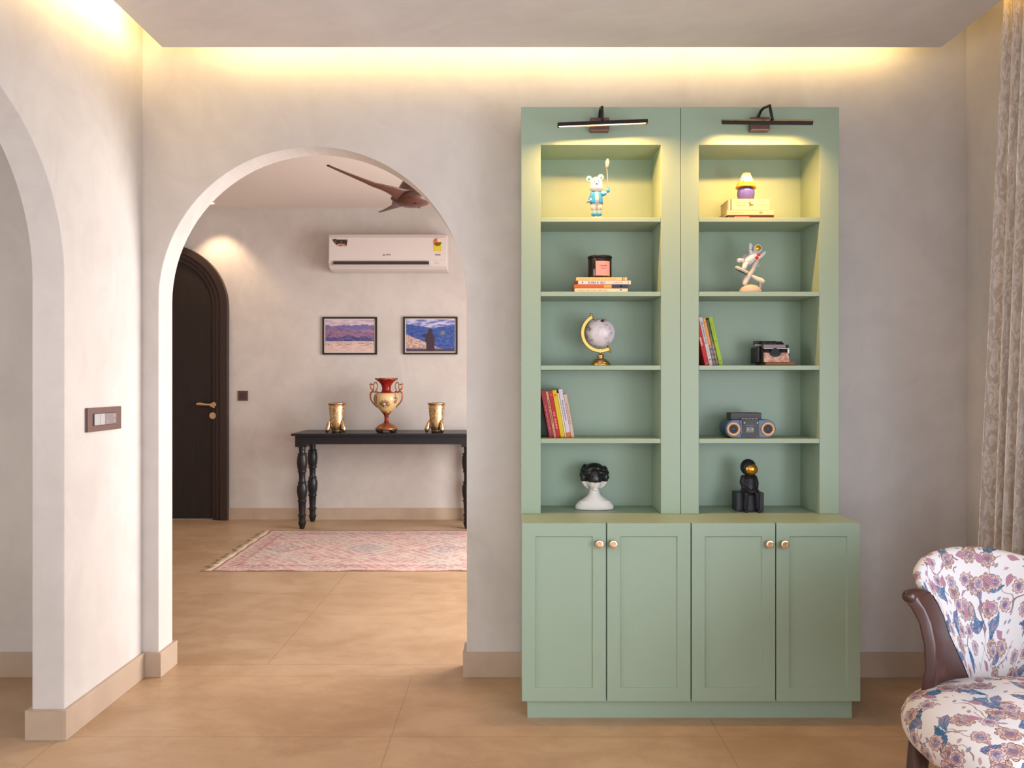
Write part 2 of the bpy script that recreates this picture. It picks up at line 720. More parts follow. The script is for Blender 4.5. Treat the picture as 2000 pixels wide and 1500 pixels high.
# picture lights on the bookshelf tops
M_LEDON = emit('warm_diffuser', (1.0, 0.80, 0.45), 2.2)
def picture_light(label, bx, bz, ax, bar0, bar1, tilt, spread, power, lx):
    """bx,bz block centre; ax arm x; bar0/bar1 bar end points"""
    L = thing('picture_light', label, 'light', (bx, DS, bz), 'picture lights above the bookshelves')
    b = MB()
    b.box(bx - 0.0385, bx + 0.0385, DS - 0.034, DS + 0.001, bz - 0.027, bz + 0.027)
    b.build('wall_mount', M_COPPERBROWN, L, bevel=0.004)
    mid = (Vector(bar0) + Vector(bar1)) / 2
    b = MB()
    y0 = DS - 0.012
    pts = [(ax - lx, y0, bz + 0.024), (ax - lx * .6, y0 - 0.002, bz + 0.042), (ax - lx * .3, y0 - 0.014, bz + 0.054), (ax, y0 - 0.034, bz + 0.058), (ax + lx * .4, mid.y + 0.012, bz + 0.046), (ax + lx, mid.y + 0.002, mid.z + 0.010)]
    b.tube(pts, 0.0058, 12)
    b.cyl((ax - lx, y0, bz + 0.0265), (ax - lx, y0, bz + 0.034), 0.009)
    b.build('arm', M_BLACKMETAL, L)
    d = (Vector(bar1) - Vector(bar0))
    ln = d.length
    rot = d.to_track_quat('X', 'Z').to_matrix().to_4x4()
    Mx = T(*mid) @ rot @ R('X', tilt)
    b = MB()
    b.prism([(-.0095, .0085), (-.011, .006), (-.011, -.0065), (-.0092, -.0065), (-.0092, -.002), (.0092, -.002), (.0092, -.0065), (.011, -.0065), (.011, .006), (.0095, .0085)], 'X', -ln / 2, ln / 2, Mx)
    b.box(-ln / 2, -ln / 2 + .004, -.0091, .0091, -.0065, -.0021, Mx)
    b.box(ln / 2 - .004, ln / 2, -.0091, .0091, -.0065, -.0021, Mx)
    bar = b.build('lamp_bar', M_BLACKMETAL, L)
    b = MB()
    b.box(-ln / 2 + 0.006, ln / 2 - 0.006, -0.0085, 0.0085, -0.0045, -0.0022, Mx)
    b.build('diffuser', M_LEDON, bar)
    dn = (Mx.to_3x3() @ Vector((0, 0, -1))).normalized()
    lt = bpy.data.lights.new('picture_lamp', 'AREA')
    lt.shape = 'RECTANGLE'
    lt.size, lt.size_y = ln - 0.02, 0.012
    lt.energy = power
    lt.color = (1.0, 0.52, 0.15)
    lt.spread = math.radians(spread)
    lo = bpy.data.objects.new('picture_lamp', lt)
    lo.matrix_world = Mx @ T(0, 0, -0.0055)
    COL.objects.link(lo)
PL = 14.0
picture_light('picture light over the left bookshelf, its lit face turned out', PXX(1171, 3.19), PZZ(243.5, 3.19), PXX(1173, 3.17),
              (PXX(1089, 3.10), 3.10, PZZ(245, 3.10)), (PXX(1264.5, 3.11), 3.11, PZZ(238, 3.11)), -2, 168, 6.8, 0)
picture_light('picture light over the right bookshelf, its bar seen black', PXX(1484, 3.19), PZZ(242.5, 3.19), PXX(1491, 3.17),
              (PXX(1410, 3.10), 3.10, PZZ(238, 3.10)), (PXX(1586.5, 3.09), 3.09, PZZ(239.5, 3.09)), 34, 108, 2.6, .012)

# ---------------------------------------------------------------- wall plates
def plate(name, label, cat, M, w, h, mods, mat, d=0.010):
    """M: local x right, y up, z out of the wall"""
    loc = M.to_translation()
    t = thing(name, label, cat, loc)
    b = MB()
    b.box(-w / 2, w / 2, -h / 2, h / 2, 0, d, M)
    b.build('plate', mat, t, bevel=0.0012)
    return t

Ml = T(XL1, PXX(0, 1) * 0 + 0, 0)
yl, yr = 1540 * 1.612 / 828.0, 1540 * 1.612 / 763.0
yc, w = (yl + yr) / 2, yr - yl
zc = (PZZ(865, yl) + PZZ(912, yl)) / 2
M = T(XL1, yc, 1.147) @ Matrix(((0, 0, 1, 0), (1, 0, 0, 0), (0, 1, 0, 0), (0, 0, 0, 1)))
t = plate('switch_plate', 'brown metal switch and socket plate on the white wall beside the arch', 'switch', M, w, 0.092, 0, M_COPPERBROWN, 0.011)
MSW = flat('grey_switch', (0.42, 0.41, 0.42), 0.35, 0.2)
MSD = flat('taupe_switch', (0.23, 0.19, 0.19), 0.4, 0.2)
b = MB(); b.box(-w * .36, w * .32, -0.024, 0.024, 0.0112, 0.0125, M); b.build('module_frame', M_DARKSLOT, t, bevel=.0005)
for x0, x1, m_ in ((-.35, -.19, MSW), (-.18, -.05, MSW)):
    b = MB(); b.box(w * x0, w * x1, -0.022, 0.022, 0.0127, 0.017, M); b.build('rocker_switch', m_, t, bevel=.001)
b = MB(); b.box(w * -.03, w * .31, -0.022, 0.022, 0.0127, 0.0150, M)
so = b.build('socket_cover', MSD, t, bevel=.001)
for px_, py_ in ((.04, -.009), (.25, .010), (.25, -.010)):
    b = MB()
    b.cyl(M @ Vector((w * px_, py_, .0148)), M @ Vector((w * px_, py_, .0156)), 0.0035)
    b.build('pin_hole', MSW, so)

# hall light switch
M = T(PXX(475, YH), YH, PZZ(773, YH)) @ FRONT
t = plate('light_switch', 'small dark brown square light switch on the hall wall by the door', 'switch', M, 0.092, 0.092, 0, M_COPPERBROWN)
b = MB(); b.box(-0.03, 0.03, -0.03, 0.03, 0.0102, 0.013, M); b.build('rocker_switch', flat('dark_brown_rocker', (.07, .045, .04), .4), t, bevel=.001)

# ---------------------------------------------------------------- hall door
g = G('dark_stained_planks', rough=0.5, spec=0.2)
p = g.co()
x, y, z = g.xyz(p)
q = g.m('FRACT', (x + 10.0) / 0.13)
line = 1.0 - g.ss(g.mn(q, 1.0 - q) * 0.13, 0.0015, 0.004)
gn = g.noise(g.vec(x * 12, 0, z * 0.8), 4, 4)
g.col(g.mix(gn, (0.020, 0.0145, 0.0125), (0.033, 0.024, 0.020)))
g.bump(line * -1.0 + gn * 0.1, 0.3, 0.003)
M_DOOR = g.mat
M_DOORF = flat('dark_brown_frame', (0.040, 0.026, 0.022), 0.36)
XD, ZS = -3.239, 1.99
dr = MB()
dr.prism([(XD - .458, 0.012)] + [(XD + .458 * math.cos(PI - PI * i / 40), ZS + .458 * math.sin(PI - PI * i / 40)) for i in range(41)] + [(XD + .458, 0.012)], 'Y', YH - 0.018, YH - 0.001)
door = struct(dr.build('door_1', M_DOOR, loc=(XD, YH - .01, 0)))
def arch_band(Ro, Ri, y0, y1, m, nm):
    o = [(XD + Ro * math.cos(a), ZS + Ro * math.sin(a)) for a in [PI - PI * i / 48 for i in range(49)]]
    n_ = [(XD + Ri * math.cos(a), ZS + Ri * math.sin(a)) for a in [PI * i / 48 for i in range(49)]]
    b = MB()
    b.prism([(XD - Ro, 0.0)] + o + [(XD + Ro, 0.0), (XD + Ri, 0.0)] + n_ + [(XD - Ri, 0.0)], 'Y', y0, y1)
    return b.build(nm, m, door, bevel=.003)
arch_band(0.586, 0.520, YH - 0.060, YH - 0.001, M_DOORF, 'door_frame')
arch_band(0.5195, 0.478, YH - 0.045, YH - 0.001, M_DOORF, 'door_frame')
arch_band(0.4775, 0.440, YH - 0.030, YH - 0.001, M_DOORF, 'door_frame')
zx = PZZ(790, YH - .05)
b = MB()
yy = YH - 0.065
P_ = lambda px, py: (PXX(px, yy), yy, PZZ(py, yy))
b.tube([P_(386, 789), P_(392, 789), P_(400, 790.3), P_(409, 790.6)], [.015, .016, .011, .009], 10, round_caps=True)
b.tube([P_(409, 790.6), P_(414, 788.5), P_(418, 786.5)], [.009, .009, .008], 10, round_caps=True)
b.tube([P_(409, 790.6), P_(413, 793.5), P_(418, 796)], [.008, .007, .007], 10, round_caps=True)
b.cyl((PXX(417, yy), yy + .0, PZZ(790.5, yy)), (PXX(417, yy), YH - .028, PZZ(790.5, yy)), .02)
b.build('door_handle', M_BRASS, door)
b = MB()
b.cyl((PXX(416, YH - .03), YH - .040, PZZ(811.5, YH)), (PXX(416, YH - .03), YH - .019, PZZ(811.5, YH)), .031, seg=28)
b.build('lock_rosette', M_BRASS, door)

# ---------------------------------------------------------------- air conditioner
AX0, AX1 = PXX(641, 7.16), PXX(873.5, 7.16)
t = thing('air_conditioner', 'white wall-mounted air conditioner high on the hall wall', 'air conditioner', ((AX0 + AX1) / 2, YH, 2.47))
prof = [(7.399, 2.64), (7.20, 2.64), (7.172, 2.628), (7.162, 2.60), (7.158, 2.50), (7.158, 2.41), (7.164, 2.375), (7.182, 2.345), (7.215, 2.322), (7.26, 2.312), (7.399, 2.31)]
b = MB(); b.prism(prof, 'X', AX0, AX1); b.build('housing', M_ACWHITE, t, bevel=.008, bseg=3)
b = MB()
b.prism([(7.1565, 2.605), (7.1545, 2.60), (7.1515, 2.50), (7.1515, 2.40), (7.1545, 2.396), (7.1565, 2.40)], 'X', AX0 + .012, AX1 - .012)
b.build('front_panel', M_ACWHITE, t)
yq = 7.150
b = MB(); b.box(PXX(651, yq), PXX(837.5, yq), yq - .001, yq + .012, PZZ(516.2, yq), PZZ(510.4, yq)); b.build('air_slot', M_DARKSLOT, t)
b = MB(); b.box(PXX(651, yq), PXX(839, yq), yq - .004, yq + .016, PZZ(519.2, yq), PZZ(516.8, yq)); b.build('louver_flap', flat('flap_grey', (.55, .50, .48), .4), t)
Q = lambda px, py: (PXX(px, yq), PZZ(py, yq))
st = MB(); st.prism([Q(648.5, 467.5), Q(656, 466.5), Q(658, 468), Q(679, 468), Q(676.5, 481), Q(660.5, 481), Q(655, 476.5)], 'Y', yq - .0004, yq + .001)
gm = G('dark_sticker', rough=.4)
gx, gy, gz = gm.xyz(gm.co())
nz = gm.noise(gm.co(), 22, 2)
gm.col(gm.mix(gm.ss(nz, .5, .6), (.035, .02, .016), (.52, .26, .16)))
st.build('sticker', gm.mat, t)
st = MB(); st.prism([Q(847, 475), Q(854, 479), Q(862, 475), Q(862, 491), Q(847, 491)], 'Y', yq - .0004, yq + .001)
el = st.build('energy_label', flat('yellow_label', (.66, .52, .06), .5), t)
b = MB()
c_ = Q(854.5, 473)
for k, (a0, a1) in enumerate(((100, 200), (0, 95), (200, 360))):
    b.mi = k
    b.prism([c_] + [(c_[0] + .036 * math.cos(math.radians(a0 + (a1 - a0) * i / 8)), c_[1] + .036 * math.sin(math.radians(a0 + (a1 - a0) * i / 8))) for i in range(9)], 'Y', yq - .0012, yq - .0006)
b.build('rating_dial', [flat('dial_red', (.55, .13, .08), .5), flat('dial_cream', (.75, .6, .35), .5), flat('dial_olive', (.15, .11, .02), .5)], el)
b = MB()
for i in range(3):
    b.box(PXX(850 + i * 3.7, yq), PXX(853 + i * 3.7, yq), yq - .0005, yq + .0005, PZZ(499, yq), PZZ(496.3, yq))
b.build('lettering', flat('grey_print', (.22, .19, .18), .5), t)
b = MB()
for i in range(6):
    b.box(PXX(850 + i * 1.6, yq), PXX(851 + i * 1.6, yq), yq - .0014, yq - .0011, PZZ(480.5, yq), PZZ(479.5, yq))
b.build('label_print', flat('grey_print', (.22, .19, .18), .5), el)
b = MB(); b.box(PXX(851, yq), PXX(857, yq), yq - .0005, yq + .0005, PZZ(514.8, yq), PZZ(513.2, yq)); b.build('display', flat('pale_print', (.5, .45, .44), .5), t)
b = MB()
b.prism([Q(747.5, 499.5), Q(750, 495.5), Q(752.3, 499.5)], 'Y', yq - .0004, yq + .001)
for i in range(4):
    x_ = 753.2 + i * 2.5
    b.prism([Q(x_, 498.6), Q(x_ + 1.1, 496.2), Q(x_ + 2.9, 496.2), Q(x_ + 1.7, 498.6)], 'Y', yq - .0004, yq + .001)
b.build('logo', flat('logo_grey', (.25, .21, .2), .5), t)

# ---------------------------------------------------------------- framed photographs
def landscape1():
    g = G('photo_mountain_plain', rough=0.35)
    u, v, _ = g.xyz(g.co('UV'))
    n = lambda s, o: g.noise(g.vec(u * s + o, o), 1.0, 4, .6)
    sky = g.mix(g.ss(g.noise(g.vec(u * 3, v * 8), 1.5, 4), .35, .65), srgb(176, 160, 186), srgb(214, 196, 200))
    c = g.mix(g.ss(v, n(3.0, 1) * .45 + .60, n(3.0, 1) * .45 + .61), srgb(110, 105, 160), sky)
    tex = g.noise(g.vec(u * 6 + v * 4, v * 10), 1.6, 5, .65, .8)
    mt = g.mix(g.ss(tex, .35, .65), srgb(96, 84, 130), srgb(166, 124, 146))
    c = g.mix(g.ss(v, n(2.2, 7) * .5 + .47, n(2.2, 7) * .5 + .48), mt, c)
    mt2 = g.mix(g.ss(tex, .4, .7), srgb(64, 66, 122), srgb(126, 108, 150))
    c = g.mix(g.ss(v, n(2.8, 13) * .45 + .24, n(2.8, 13) * .45 + .25), mt2, c)
    sand = g.mix(g.ss(g.noise(g.vec(u * 3, v * 12), 2, 3), .3, .7), srgb(196, 168, 164), srgb(220, 196, 186))
    band = g.m('MULTIPLY', v > .19, v < .30)
    herd = (g.noise(g.vec(u * 22, v * 16), 2.0, 3, .7) > .56) * band * (g.noise(g.vec(u * 4, 3.0), 1.0, 1) > .44)
    sand = g.mix(herd, sand, srgb(60, 42, 52))
    c = g.mix(g.ss(v, .325, .335), sand, c)
    g.col(c)
    return g.mat


def landscape2():
    g = G('photo_lake_figure', rough=0.35)
    u, v, _ = g.xyz(g.co('UV'))
    n = lambda s, o: g.noise(g.vec(u * s + o, o), 1.0, 4, .6)
    sky = g.mix(g.ss(g.noise(g.vec(u * 3, v * 9), 1.6, 5), .38, .62), srgb(92, 104, 170), srgb(196, 196, 224))
    mt = g.mix(g.ss(g.noise(g.vec(u * 9, v * 9), 1.5, 4), .3, .7), srgb(36, 62, 132), srgb(66, 96, 172))
    c = g.mix(g.ss(v, n(3.0, 4) * .3 + .58 + g.abs(u - .55) * .22, n(3.0, 4) * .3 + .60 + g.abs(u - .55) * .22), mt, sky)
    slope = g.mix(g.ss(g.noise(g.vec(u * 10, v * 14), 1.5, 4, .7), .4, .6), srgb(150, 126, 132), srgb(212, 180, 160))
    edge = .50 - u * .62 + n(5, 2) * .06
    c = g.mix(g.ss(v, edge, edge + .02), slope, c)
    c = g.mix(g.ss(v, .06, .14), srgb(66, 54, 74), c)
    post = (g.m('FRACT', u * 11) < .12) * (u > .68) * (v < .6)
    c = g.mix(post * .5, c, srgb(60, 90, 150))
    dome = g.sqrt((u - .755) * (u - .755) + (v - .58) * (v - .58) * .5)
    c = g.mix(dome < .045, c, srgb(120, 120, 96))
    def ell(cx, cy, rx, ry):
        a, b_ = (u - cx) / rx, (v - cy) / ry
        return (a * a + b_ * b_) < 1.0
    per = g.mx(ell(.495, .64, .045, .085), g.mx(ell(.49, .40, .10, .20), (g.abs(u - .50) < .085) * (v < .40)))
    per = g.mx(per, ell(.40, .50, .06, .05))
    c = g.mix(per, c, srgb(58, 38, 50))
    g.col(c)
    return g.mat


M_FRAME = flat('dark_brown_picture_frame', (0.028, 0.018, 0.017), 0.4)
def framed(label, px0, px1, py0, py1, mat):
    y1 = YH - 0.0006
    y0 = YH - 0.022
    x0, x1, z0, z1 = PXX(px0, y0), PXX(px1, y0), PZZ(py1, y0), PZZ(py0, y0)
    t = thing('framed_photo', label, 'picture', ((x0 + x1) / 2, y1, z0), 'framed photographs on the hall wall')
    w = .016
    b = MB()
    b.box(x0, x1, y0, y1, z0, z0 + w)
    b.box(x0, x1, y0, y1, z1 - w, z1)
    b.box(x0, x0 + w, y0, y1, z0 + w, z1 - w)
    b.box(x1 - w, x1, y0, y1, z0 + w, z1 - w)
    b.build('frame', M_FRAME, t)
    b = MB(); b.box(x0 + w, x1 - w, y0 + .010, y1, z0 + w, z1 - w); b.build('mount', flat('mount_white', (.70, .64, .62), .6), t)
    s = w + .010
    b = MB()
    yf = y0 + .009
    b.quad((x0 + s, yf, z0 + s), (x1 - s, yf, z0 + s), (x1 - s, yf, z1 - s), (x0 + s, yf, z1 - s))
    b.build('photograph', mat, t)
framed('framed photograph of purple mountains over a sandy plain with a herd', 629.5, 736, 619, 692.5, landscape1())
framed('framed photograph of a dark standing figure before blue mountains', 787.5, 893.5, 618.5, 692, landscape2())

# ---------------------------------------------------------------- console table
TZ = 0.842
t = thing('console_table', 'black console table with turned legs against the hall wall', 'table', (-1.12, 7.1, 0))
TX0, TX1 = PXX(568, 6.85), -0.318
b = MB(); b.box(TX0, TX1, 6.85, 7.382, TZ - .022, TZ); b.build('tabletop', M_BLACKWOOD, t, bevel=.004, bseg=3)
b = MB()
ax0, ax1, ay0, ay1 = TX0 + .026 + .1, TX1 - .126, 6.885, 7.345
b.box(ax0, ax1, ay0, ay0 + .022, .746, TZ - .0225)
b.box(ax0, ax1, ay1 - .022, ay1, .746, TZ - .0225)
b.box(TX0 + .03, TX0 + .052, 6.98, 7.25, .746, TZ - .0225)
b.box(TX1 - .052, TX1 - .03, 6.98, 7.25, .746, TZ - .0225)
b.build('apron', M_BLACKWOOD, t, bevel=.0015)
raw = [(1130, 22), (1120, 26), (1075, 40), (1062, 43), (1052, 32), (1030, 34), (1005, 33), (998, 43), (985, 44), (975, 32), (900, 38), (858, 40), (850, 47), (838, 47), (830, 38), (800, 48), (745, 55), (700, 53), (668, 40), (662, 46), (652, 46), (645, 34), (600, 33), (560, 36), (552, 46), (542, 46), (534, 40), (510, 49), (455, 55), (400, 51), (378, 44), (374, 49), (362, 49), (356, 33), (320, 34), (292, 38)]
lp = []
for yv, hw in raw:
    z = EYE - (yv / 5.405 + 820 - 745) * (6.95 / F)
    lp.append((hw * .000835, max(z - .003, 0.0)))
z0_ = lp[0][1]
lp = [(r, (z - z0_) * (.7215 / (lp[-1][1] - z0_))) for r, z in lp]
for lx in (TX0 + .026 + .05, TX1 - .026 - .05):
    for ly in (6.935, 7.295):
        b = MB()
        b.lathe(lp, T(lx, ly, 0), 28)
        b.box(lx - .0495, lx + .0495, ly - .0495, ly + .0495, .7218, TZ - .0225)
        b.build('leg', M_BLACKWOOD, t, bevel=.0015)

# ---------------------------------------------------------------- urn vase
VX, VY = PXX(753.75, 7.0), 7.03
K = 7.0 / F / 12.0
def vz(y): return TZ + (1385 - y) * K + 0.0008
t = thing('urn_vase', 'red and cream porcelain urn vase with gilt handles on the console table', 'vase', (VX, VY, TZ))
M_VRED = flat('red_glaze', (0.22, 0.012, 0.008), 0.18)
M_VGILT = flat('antique_gilt', (0.33, 0.12, 0.045), 0.32, 0.7)
g = G('cream_glaze_flowers', rough=.2)
px_, py_, pz_ = g.xyz(g.co())
ex, ez = px_ / .050, (pz_ - vz(705) + TZ) / .036
m_ = (ex * ex + ez * ez) * (1.0 + g.noise(g.co(), 60, 2) * .8)
dec = (1.0 - g.ss(m_, .9, 1.6)) * (g.noise(g.co(), 95, 3) > .44) * (py_ < 0.0)
sx_ = (g.abs(px_) - .088) / .022
sz_ = (pz_ - (vz(600) - TZ)) / .045
dec2 = (1.0 - g.ss(sx_ * sx_ + sz_ * sz_, .6, 1.2)) * (g.noise(g.co(), 80, 3) > .47)
dec = g.mx(dec, dec2)
c = g.mix(dec, (.60, .43, .21), g.mix(g.noise(g.co(), 120, 1) > .5, (.10, .085, .03), (.26, .13, .10)))
ctr = (px_ * px_ + (pz_ - (vz(715) - TZ)) * (pz_ - (vz(715) - TZ))) < .00010
c = g.mix(ctr * (py_ < 0.0), c, (.65, .5, .5))
g.col(c)
M_VCREAM = g.mat
V = lambda L: [(r * K, vz(y)) for y, r in L]
At = T(VX, VY, 0)
b = MB(); b.lathe(V([(1335, 190), (1328, 250), (1300, 268), (1262, 225), (1235, 200), (1200, 150), (1172, 92), (1155, 58)]), At, 40); bs = b.build('base', M_VGILT, t)
for a in (45, 135, 225, 315):
    b = MB()
    b.ball((VX + 222 * K * math.cos(math.radians(a)), VY + 222 * K * math.sin(math.radians(a)), TZ + .0172), (.024, .024, .0165), None, 14, 8)
    b.build('foot', M_BLACK, bs)
b = MB(); b.lathe(V([(1155, 58), (1140, 66), (1125, 50), (1060, 47), (1015, 52)]), At, 32); b.build('stem', M_VRED, t)
b = MB(); b.lathe(V([(1015, 52), (985, 58), (940, 90), (895, 132)]), At, 32); b.build('cup', M_VGILT, t)
b = MB(); b.lathe(V([(895, 132), (860, 160), (800, 215), (720, 275), (640, 302), (560, 300), (500, 278), (462, 236)]), At, 40); b.build('belly', M_VCREAM, t)
b = MB(); b.lathe(V([(462, 236), (448, 228), (440, 155), (425, 118), (400, 108), (350, 102), (300, 112), (250, 136), (200, 186), (160, 236), (145, 256)]), At, 40, caps=False); b.build('neck', M_VRED, t)
b = MB()
n = 48
for kk, (yy_, rr) in enumerate(((150, 252), (122, 268))):
    pass
rows = []
for rr, yo in ((250, 152), (272, 128), (266, 118), (235, 150), (180, 195)):
    rows.append([Vector((VX + rr * K * math.cos(2 * PI * j / n), VY + rr * K * math.sin(2 * PI * j / n), vz(yo + (9 * math.cos(8 * 2 * PI * j / n) if yo < 160 else 0)))) for j in range(n)])
b.grid(rows, True, True)
b.build('rim', M_VGILT, t)
for s in (-1, 1):
    def hp(L): return [(VX + s * (645 - x) * K, VY, vz(y)) for x, y in L]
    b = MB()
    b.tube(hp([(395, 455), (330, 425), (285, 450), (262, 520), (280, 620), (330, 700), (385, 755), (420, 800)]), [.006, .0085, .0085, .0075, .006, .006, .006, .004], 10)
    b.tube(hp([(440, 440), (395, 415), (420, 370), (438, 310), (428, 250), (400, 212), (365, 222), (345, 270), (350, 330), (335, 390), (310, 440)]), [.007, .008, .005, .0045, .0045, .005, .005, .006, .006, .007, .008], 10)
    b.tube(hp([(330, 400), (285, 360), (265, 310), (285, 270), (240, 255)]), [.006, .006, .0055, .006, .004], 10)
    b.tube(hp([(345, 270), (300, 260), (270, 225)]), [.005, .006, .003], 10)
    b.build('handle', M_VGILT, t)

# ---------------------------------------------------------------- gilded pots
g = G('gold_leaf', rough=.3, metal=1.0)
n_ = g.noise(g.co(), 55, 3, .7)
x, y, z = g.xyz(g.co())
g.col(g.mix(g.ss(n_, .4, .62), (.50, .33, .17), (.86, .64, .38)))
g.rough(.22 + n_ * .3)
g.bump(n_, .3, .002)
M_GOLDLEAF = g.mat
def gold_pot(label, px, rot):
    x0, y0 = PXX(px, 6.98), 6.995
    k = 6.98 / F / 5.556
    z = lambda y: TZ + (1368 - y) * k + .0008
    t = thing('gilded_pot', label, 'pot', (x0, y0, TZ), 'gilded pots on the console table')
    At = T(x0, y0, 0)
    b = MB()
    b.lathe([(r * k, z(y)) for y, r in ((1368, 56), (1345, 58), (1335, 60), (1325, 68), (1250, 74), (1180, 80), (1100, 88), (1062, 90))], At, 36)
    b.build('body', M_GOLDLEAF, t)
    b = MB()
    b.lathe([(r * k, z(y)) for y, r in ((1062, 90), (1060, 98), (1050, 99), (1046, 94), (1062, 84), (1150, 74))], At, 36, caps=False)
    b.build('rim', M_GOLDLEAF, t)
    for i in range(3):
        a = math.radians(rot + 120 * i)
        c, s = math.cos(a), math.sin(a)
        def q(r, y): return (x0 + r * k * c, y0 + r * k * s, z(y))
        b = MB()
        b.tube([q(78, 1232), q(86, 1260), (x0 + 96 * k * c, y0 + 96 * k * s, z(1300)), q(104, 1330)], [.004, .013, .020, .022], 12, round_caps=True)
        fn = b.build('fin_foot', M_GOLDLEAF, t)
        b = MB(); b.ball((x0 + 108 * k * c, y0 + 108 * k * s, TZ + .0145), .0135, None, 14, 8); b.build('ball_foot', M_BLACK, fn)
gold_pot('gilded pot on finned feet at the left of the urn vase', 657.6, 205)
gold_pot('gilded pot on finned feet at the right of the urn vase', 852.5, 190)

# ---------------------------------------------------------------- rug
g = G('faded_pink_rug', rough=.95, spec=.1)
u, v, w_ = g.xyz(g.co('UV'))     # metres
n1 = g.noise(g.vec(u, v), 9, 5, .7)
n2 = g.noise(g.vec(u, v), 34, 4, .75)
n3 = g.noise(g.vec(u, v), 2.2, 3, .6)
c = g.mix(g.ss(n1, .38, .62), srgb(176, 140, 138), srgb(200, 176, 168))
c = g.mix(g.ss(n3, .45, .6) * .75, c, srgb(176, 168, 162))
fu = g.abs(g.m('FRACT', u / .62) - .5) * .62
fv = g.abs(g.m('FRACT', v / .70 + .5) - .5) * .70
dm = fu + fv * .85
ring = g.m('FRACT', dm / .085)
motif = (ring < .28) * .6
c = g.mix(motif * g.ss(n2, .35, .55), c, srgb(216, 198, 184))
c = g.mix((dm < .16) * .5 * g.ss(n2, .35, .6), c, srgb(140, 138, 148))
bd = g.mn(g.mn(v, 1.40 - v), u)
c = g.mix((bd < .15) * (bd > .12) * .45, c, srgb(156, 90, 98))
c = g.mix((bd < .05) * .6, c, srgb(206, 170, 160))
bz = g.m('FRACT', (u + v) / .06) < .5
c = g.mix((bd < .12) * (bd > .05) * bz * .35, c, srgb(166, 104, 108))
c = g.mix((g.ss(n2, .54, .66)) * .5, c, srgb(128, 88, 98))
c = g.mix((g.ss(n2, .50, .36)) * .5, c, srgb(226, 208, 198))
g.col(c)
g.bump(n2, .5, .006)
M_RUG = g.mat
t = thing('rug', 'faded pink patterned rug with tasselled end on the hall floor', 'rug', (-1.0, 6.08, 0))
RX0, RX1, RY0, RY1 = -2.045, 0.25, 5.375, 6.79
b = MB()
rows, uvs = [], []
NX, NY = 90, 50
def rz(x, y):
    return .010 + .0016 * mnoise.noise(Vector((x * 3, y * 3, 0))) + .0012 * math.sin(x * 9 + y * 2)
for j in range(NY + 1):
    yv = RY0 + (RY1 - RY0) * j / NY
    r, uu = [], []
    for i in range(NX + 1):
        xv = RX0 + (RX1 - RX0) * i / NX
        wob = .006 * math.sin(xv * 11) + .004 * math.sin(xv * 27)
        yq_ = yv + (wob if j in (0,) else 0)
        r.append(Vector((xv + (.006 * math.sin(yv * 23) if i == 0 else 0) - .03 * (j / NY), yq_, rz(xv, yv))))
        uu.append((xv - RX0, yv - RY0))
    rows.append(r); uvs.append(uu)
b.grid(rows, False, True, uvs=uvs)
pile = b.build('pile', M_RUG, t, recalc=True)
md = pile.modifiers.new('thick', 'SOLIDIFY'); md.thickness = .0085; md.offset = -1
b = MB()
for k in range(100):
    y_ = RY0 + .01 + (RY1 - RY0 - .02) * k / 99
    x_ = RX0 + .004 - .03 * (y_ - RY0) / (RY1 - RY0)
    L = .05 + random.random() * .045
    dy = (random.random() - .5) * .06
    b.tube([(x_, y_, .006), (x_ - L * .5, y_ + dy * .3, .0075), (x_ - L, y_ + dy, .004)], [.0035, .005, .0035], 5)
b.build('tassel_fringe', flat('cream_fringe', (.52, .42, .31), .9), t)

# ---------------------------------------------------------------- ceiling fan
g = G('reddish_fan_wood', rough=.38, spec=.5)
x, y, z = g.xyz(g.co())
n_ = g.noise(g.vec(x * 3, y * 3, z * 22), 5, 4)
g.col(g.mix(n_, (.045, .016, .010), (.105, .036, .022)))
M_FAN = g.mat
FX, FY, FZ = -0.640, 5.02, 2.455
t = thing('ceiling_fan', 'reddish brown wooden ceiling fan with long thin blades in the hall', 'fan', (FX, FY, ZC))
b = MB()
b.lathe([(0.0, FZ - .048), (.06, FZ - .043), (.105, FZ - .028), (.132, FZ), (.12, FZ + .020), (.10, FZ + .028), (.092, FZ + .034), (.078, FZ + .075), (.055, FZ + .115), (.03, FZ + .14)], T(FX, FY, 0), 36)
b.build('hub', M_FAN, t)
b = MB(); b.cyl((FX, FY, FZ + .06), (FX, FY, ZC - .04), .014); b.build('downrod', M_FAN, t)
b = MB(); b.lathe([(.02, ZC - .10), (.05, ZC - .07), (.065, ZC - .001)], T(FX, FY, 0), 28); b.build('canopy', M_FAN, t)
def blade(ang):
    rows = []
    n = 30
    for i in range(n + 1):
        s = i / n
        r = .03 + .68 * s
        chord = .10 * (1 - s) ** 5 + .066 * (1 - s * .72) + .0
        th = .020 * (1 - s) ** 2 + .006
        tw = math.radians(24 * (1 - s) ** 2.2 + 9)
        cz = .055 * s * s + .012 * math.sin(s * PI)
        cyo = .05 * math.sin(min(1, s * 2.2) * PI) * .5
        row = []
        for j in range(14):
            a = 2 * PI * j / 14
            cx_, cz_ = chord / 2 * math.cos(a), th / 2 * math.sin(a)
            yy = cx_ * math.cos(tw) - cz_ * math.sin(tw) + cyo
            zz = cx_ * math.sin(tw) + cz_ * math.cos(tw) + cz
            row.append(T(FX, FY, FZ) @ R('Z', ang) @ Vector((r, yy, zz)))
        rows.append(row)
    b = MB(); b.grid(rows, True, True, True, True)
    b.build('blade', M_FAN, t)
for a in (236, 116, -4):
    blade(a)

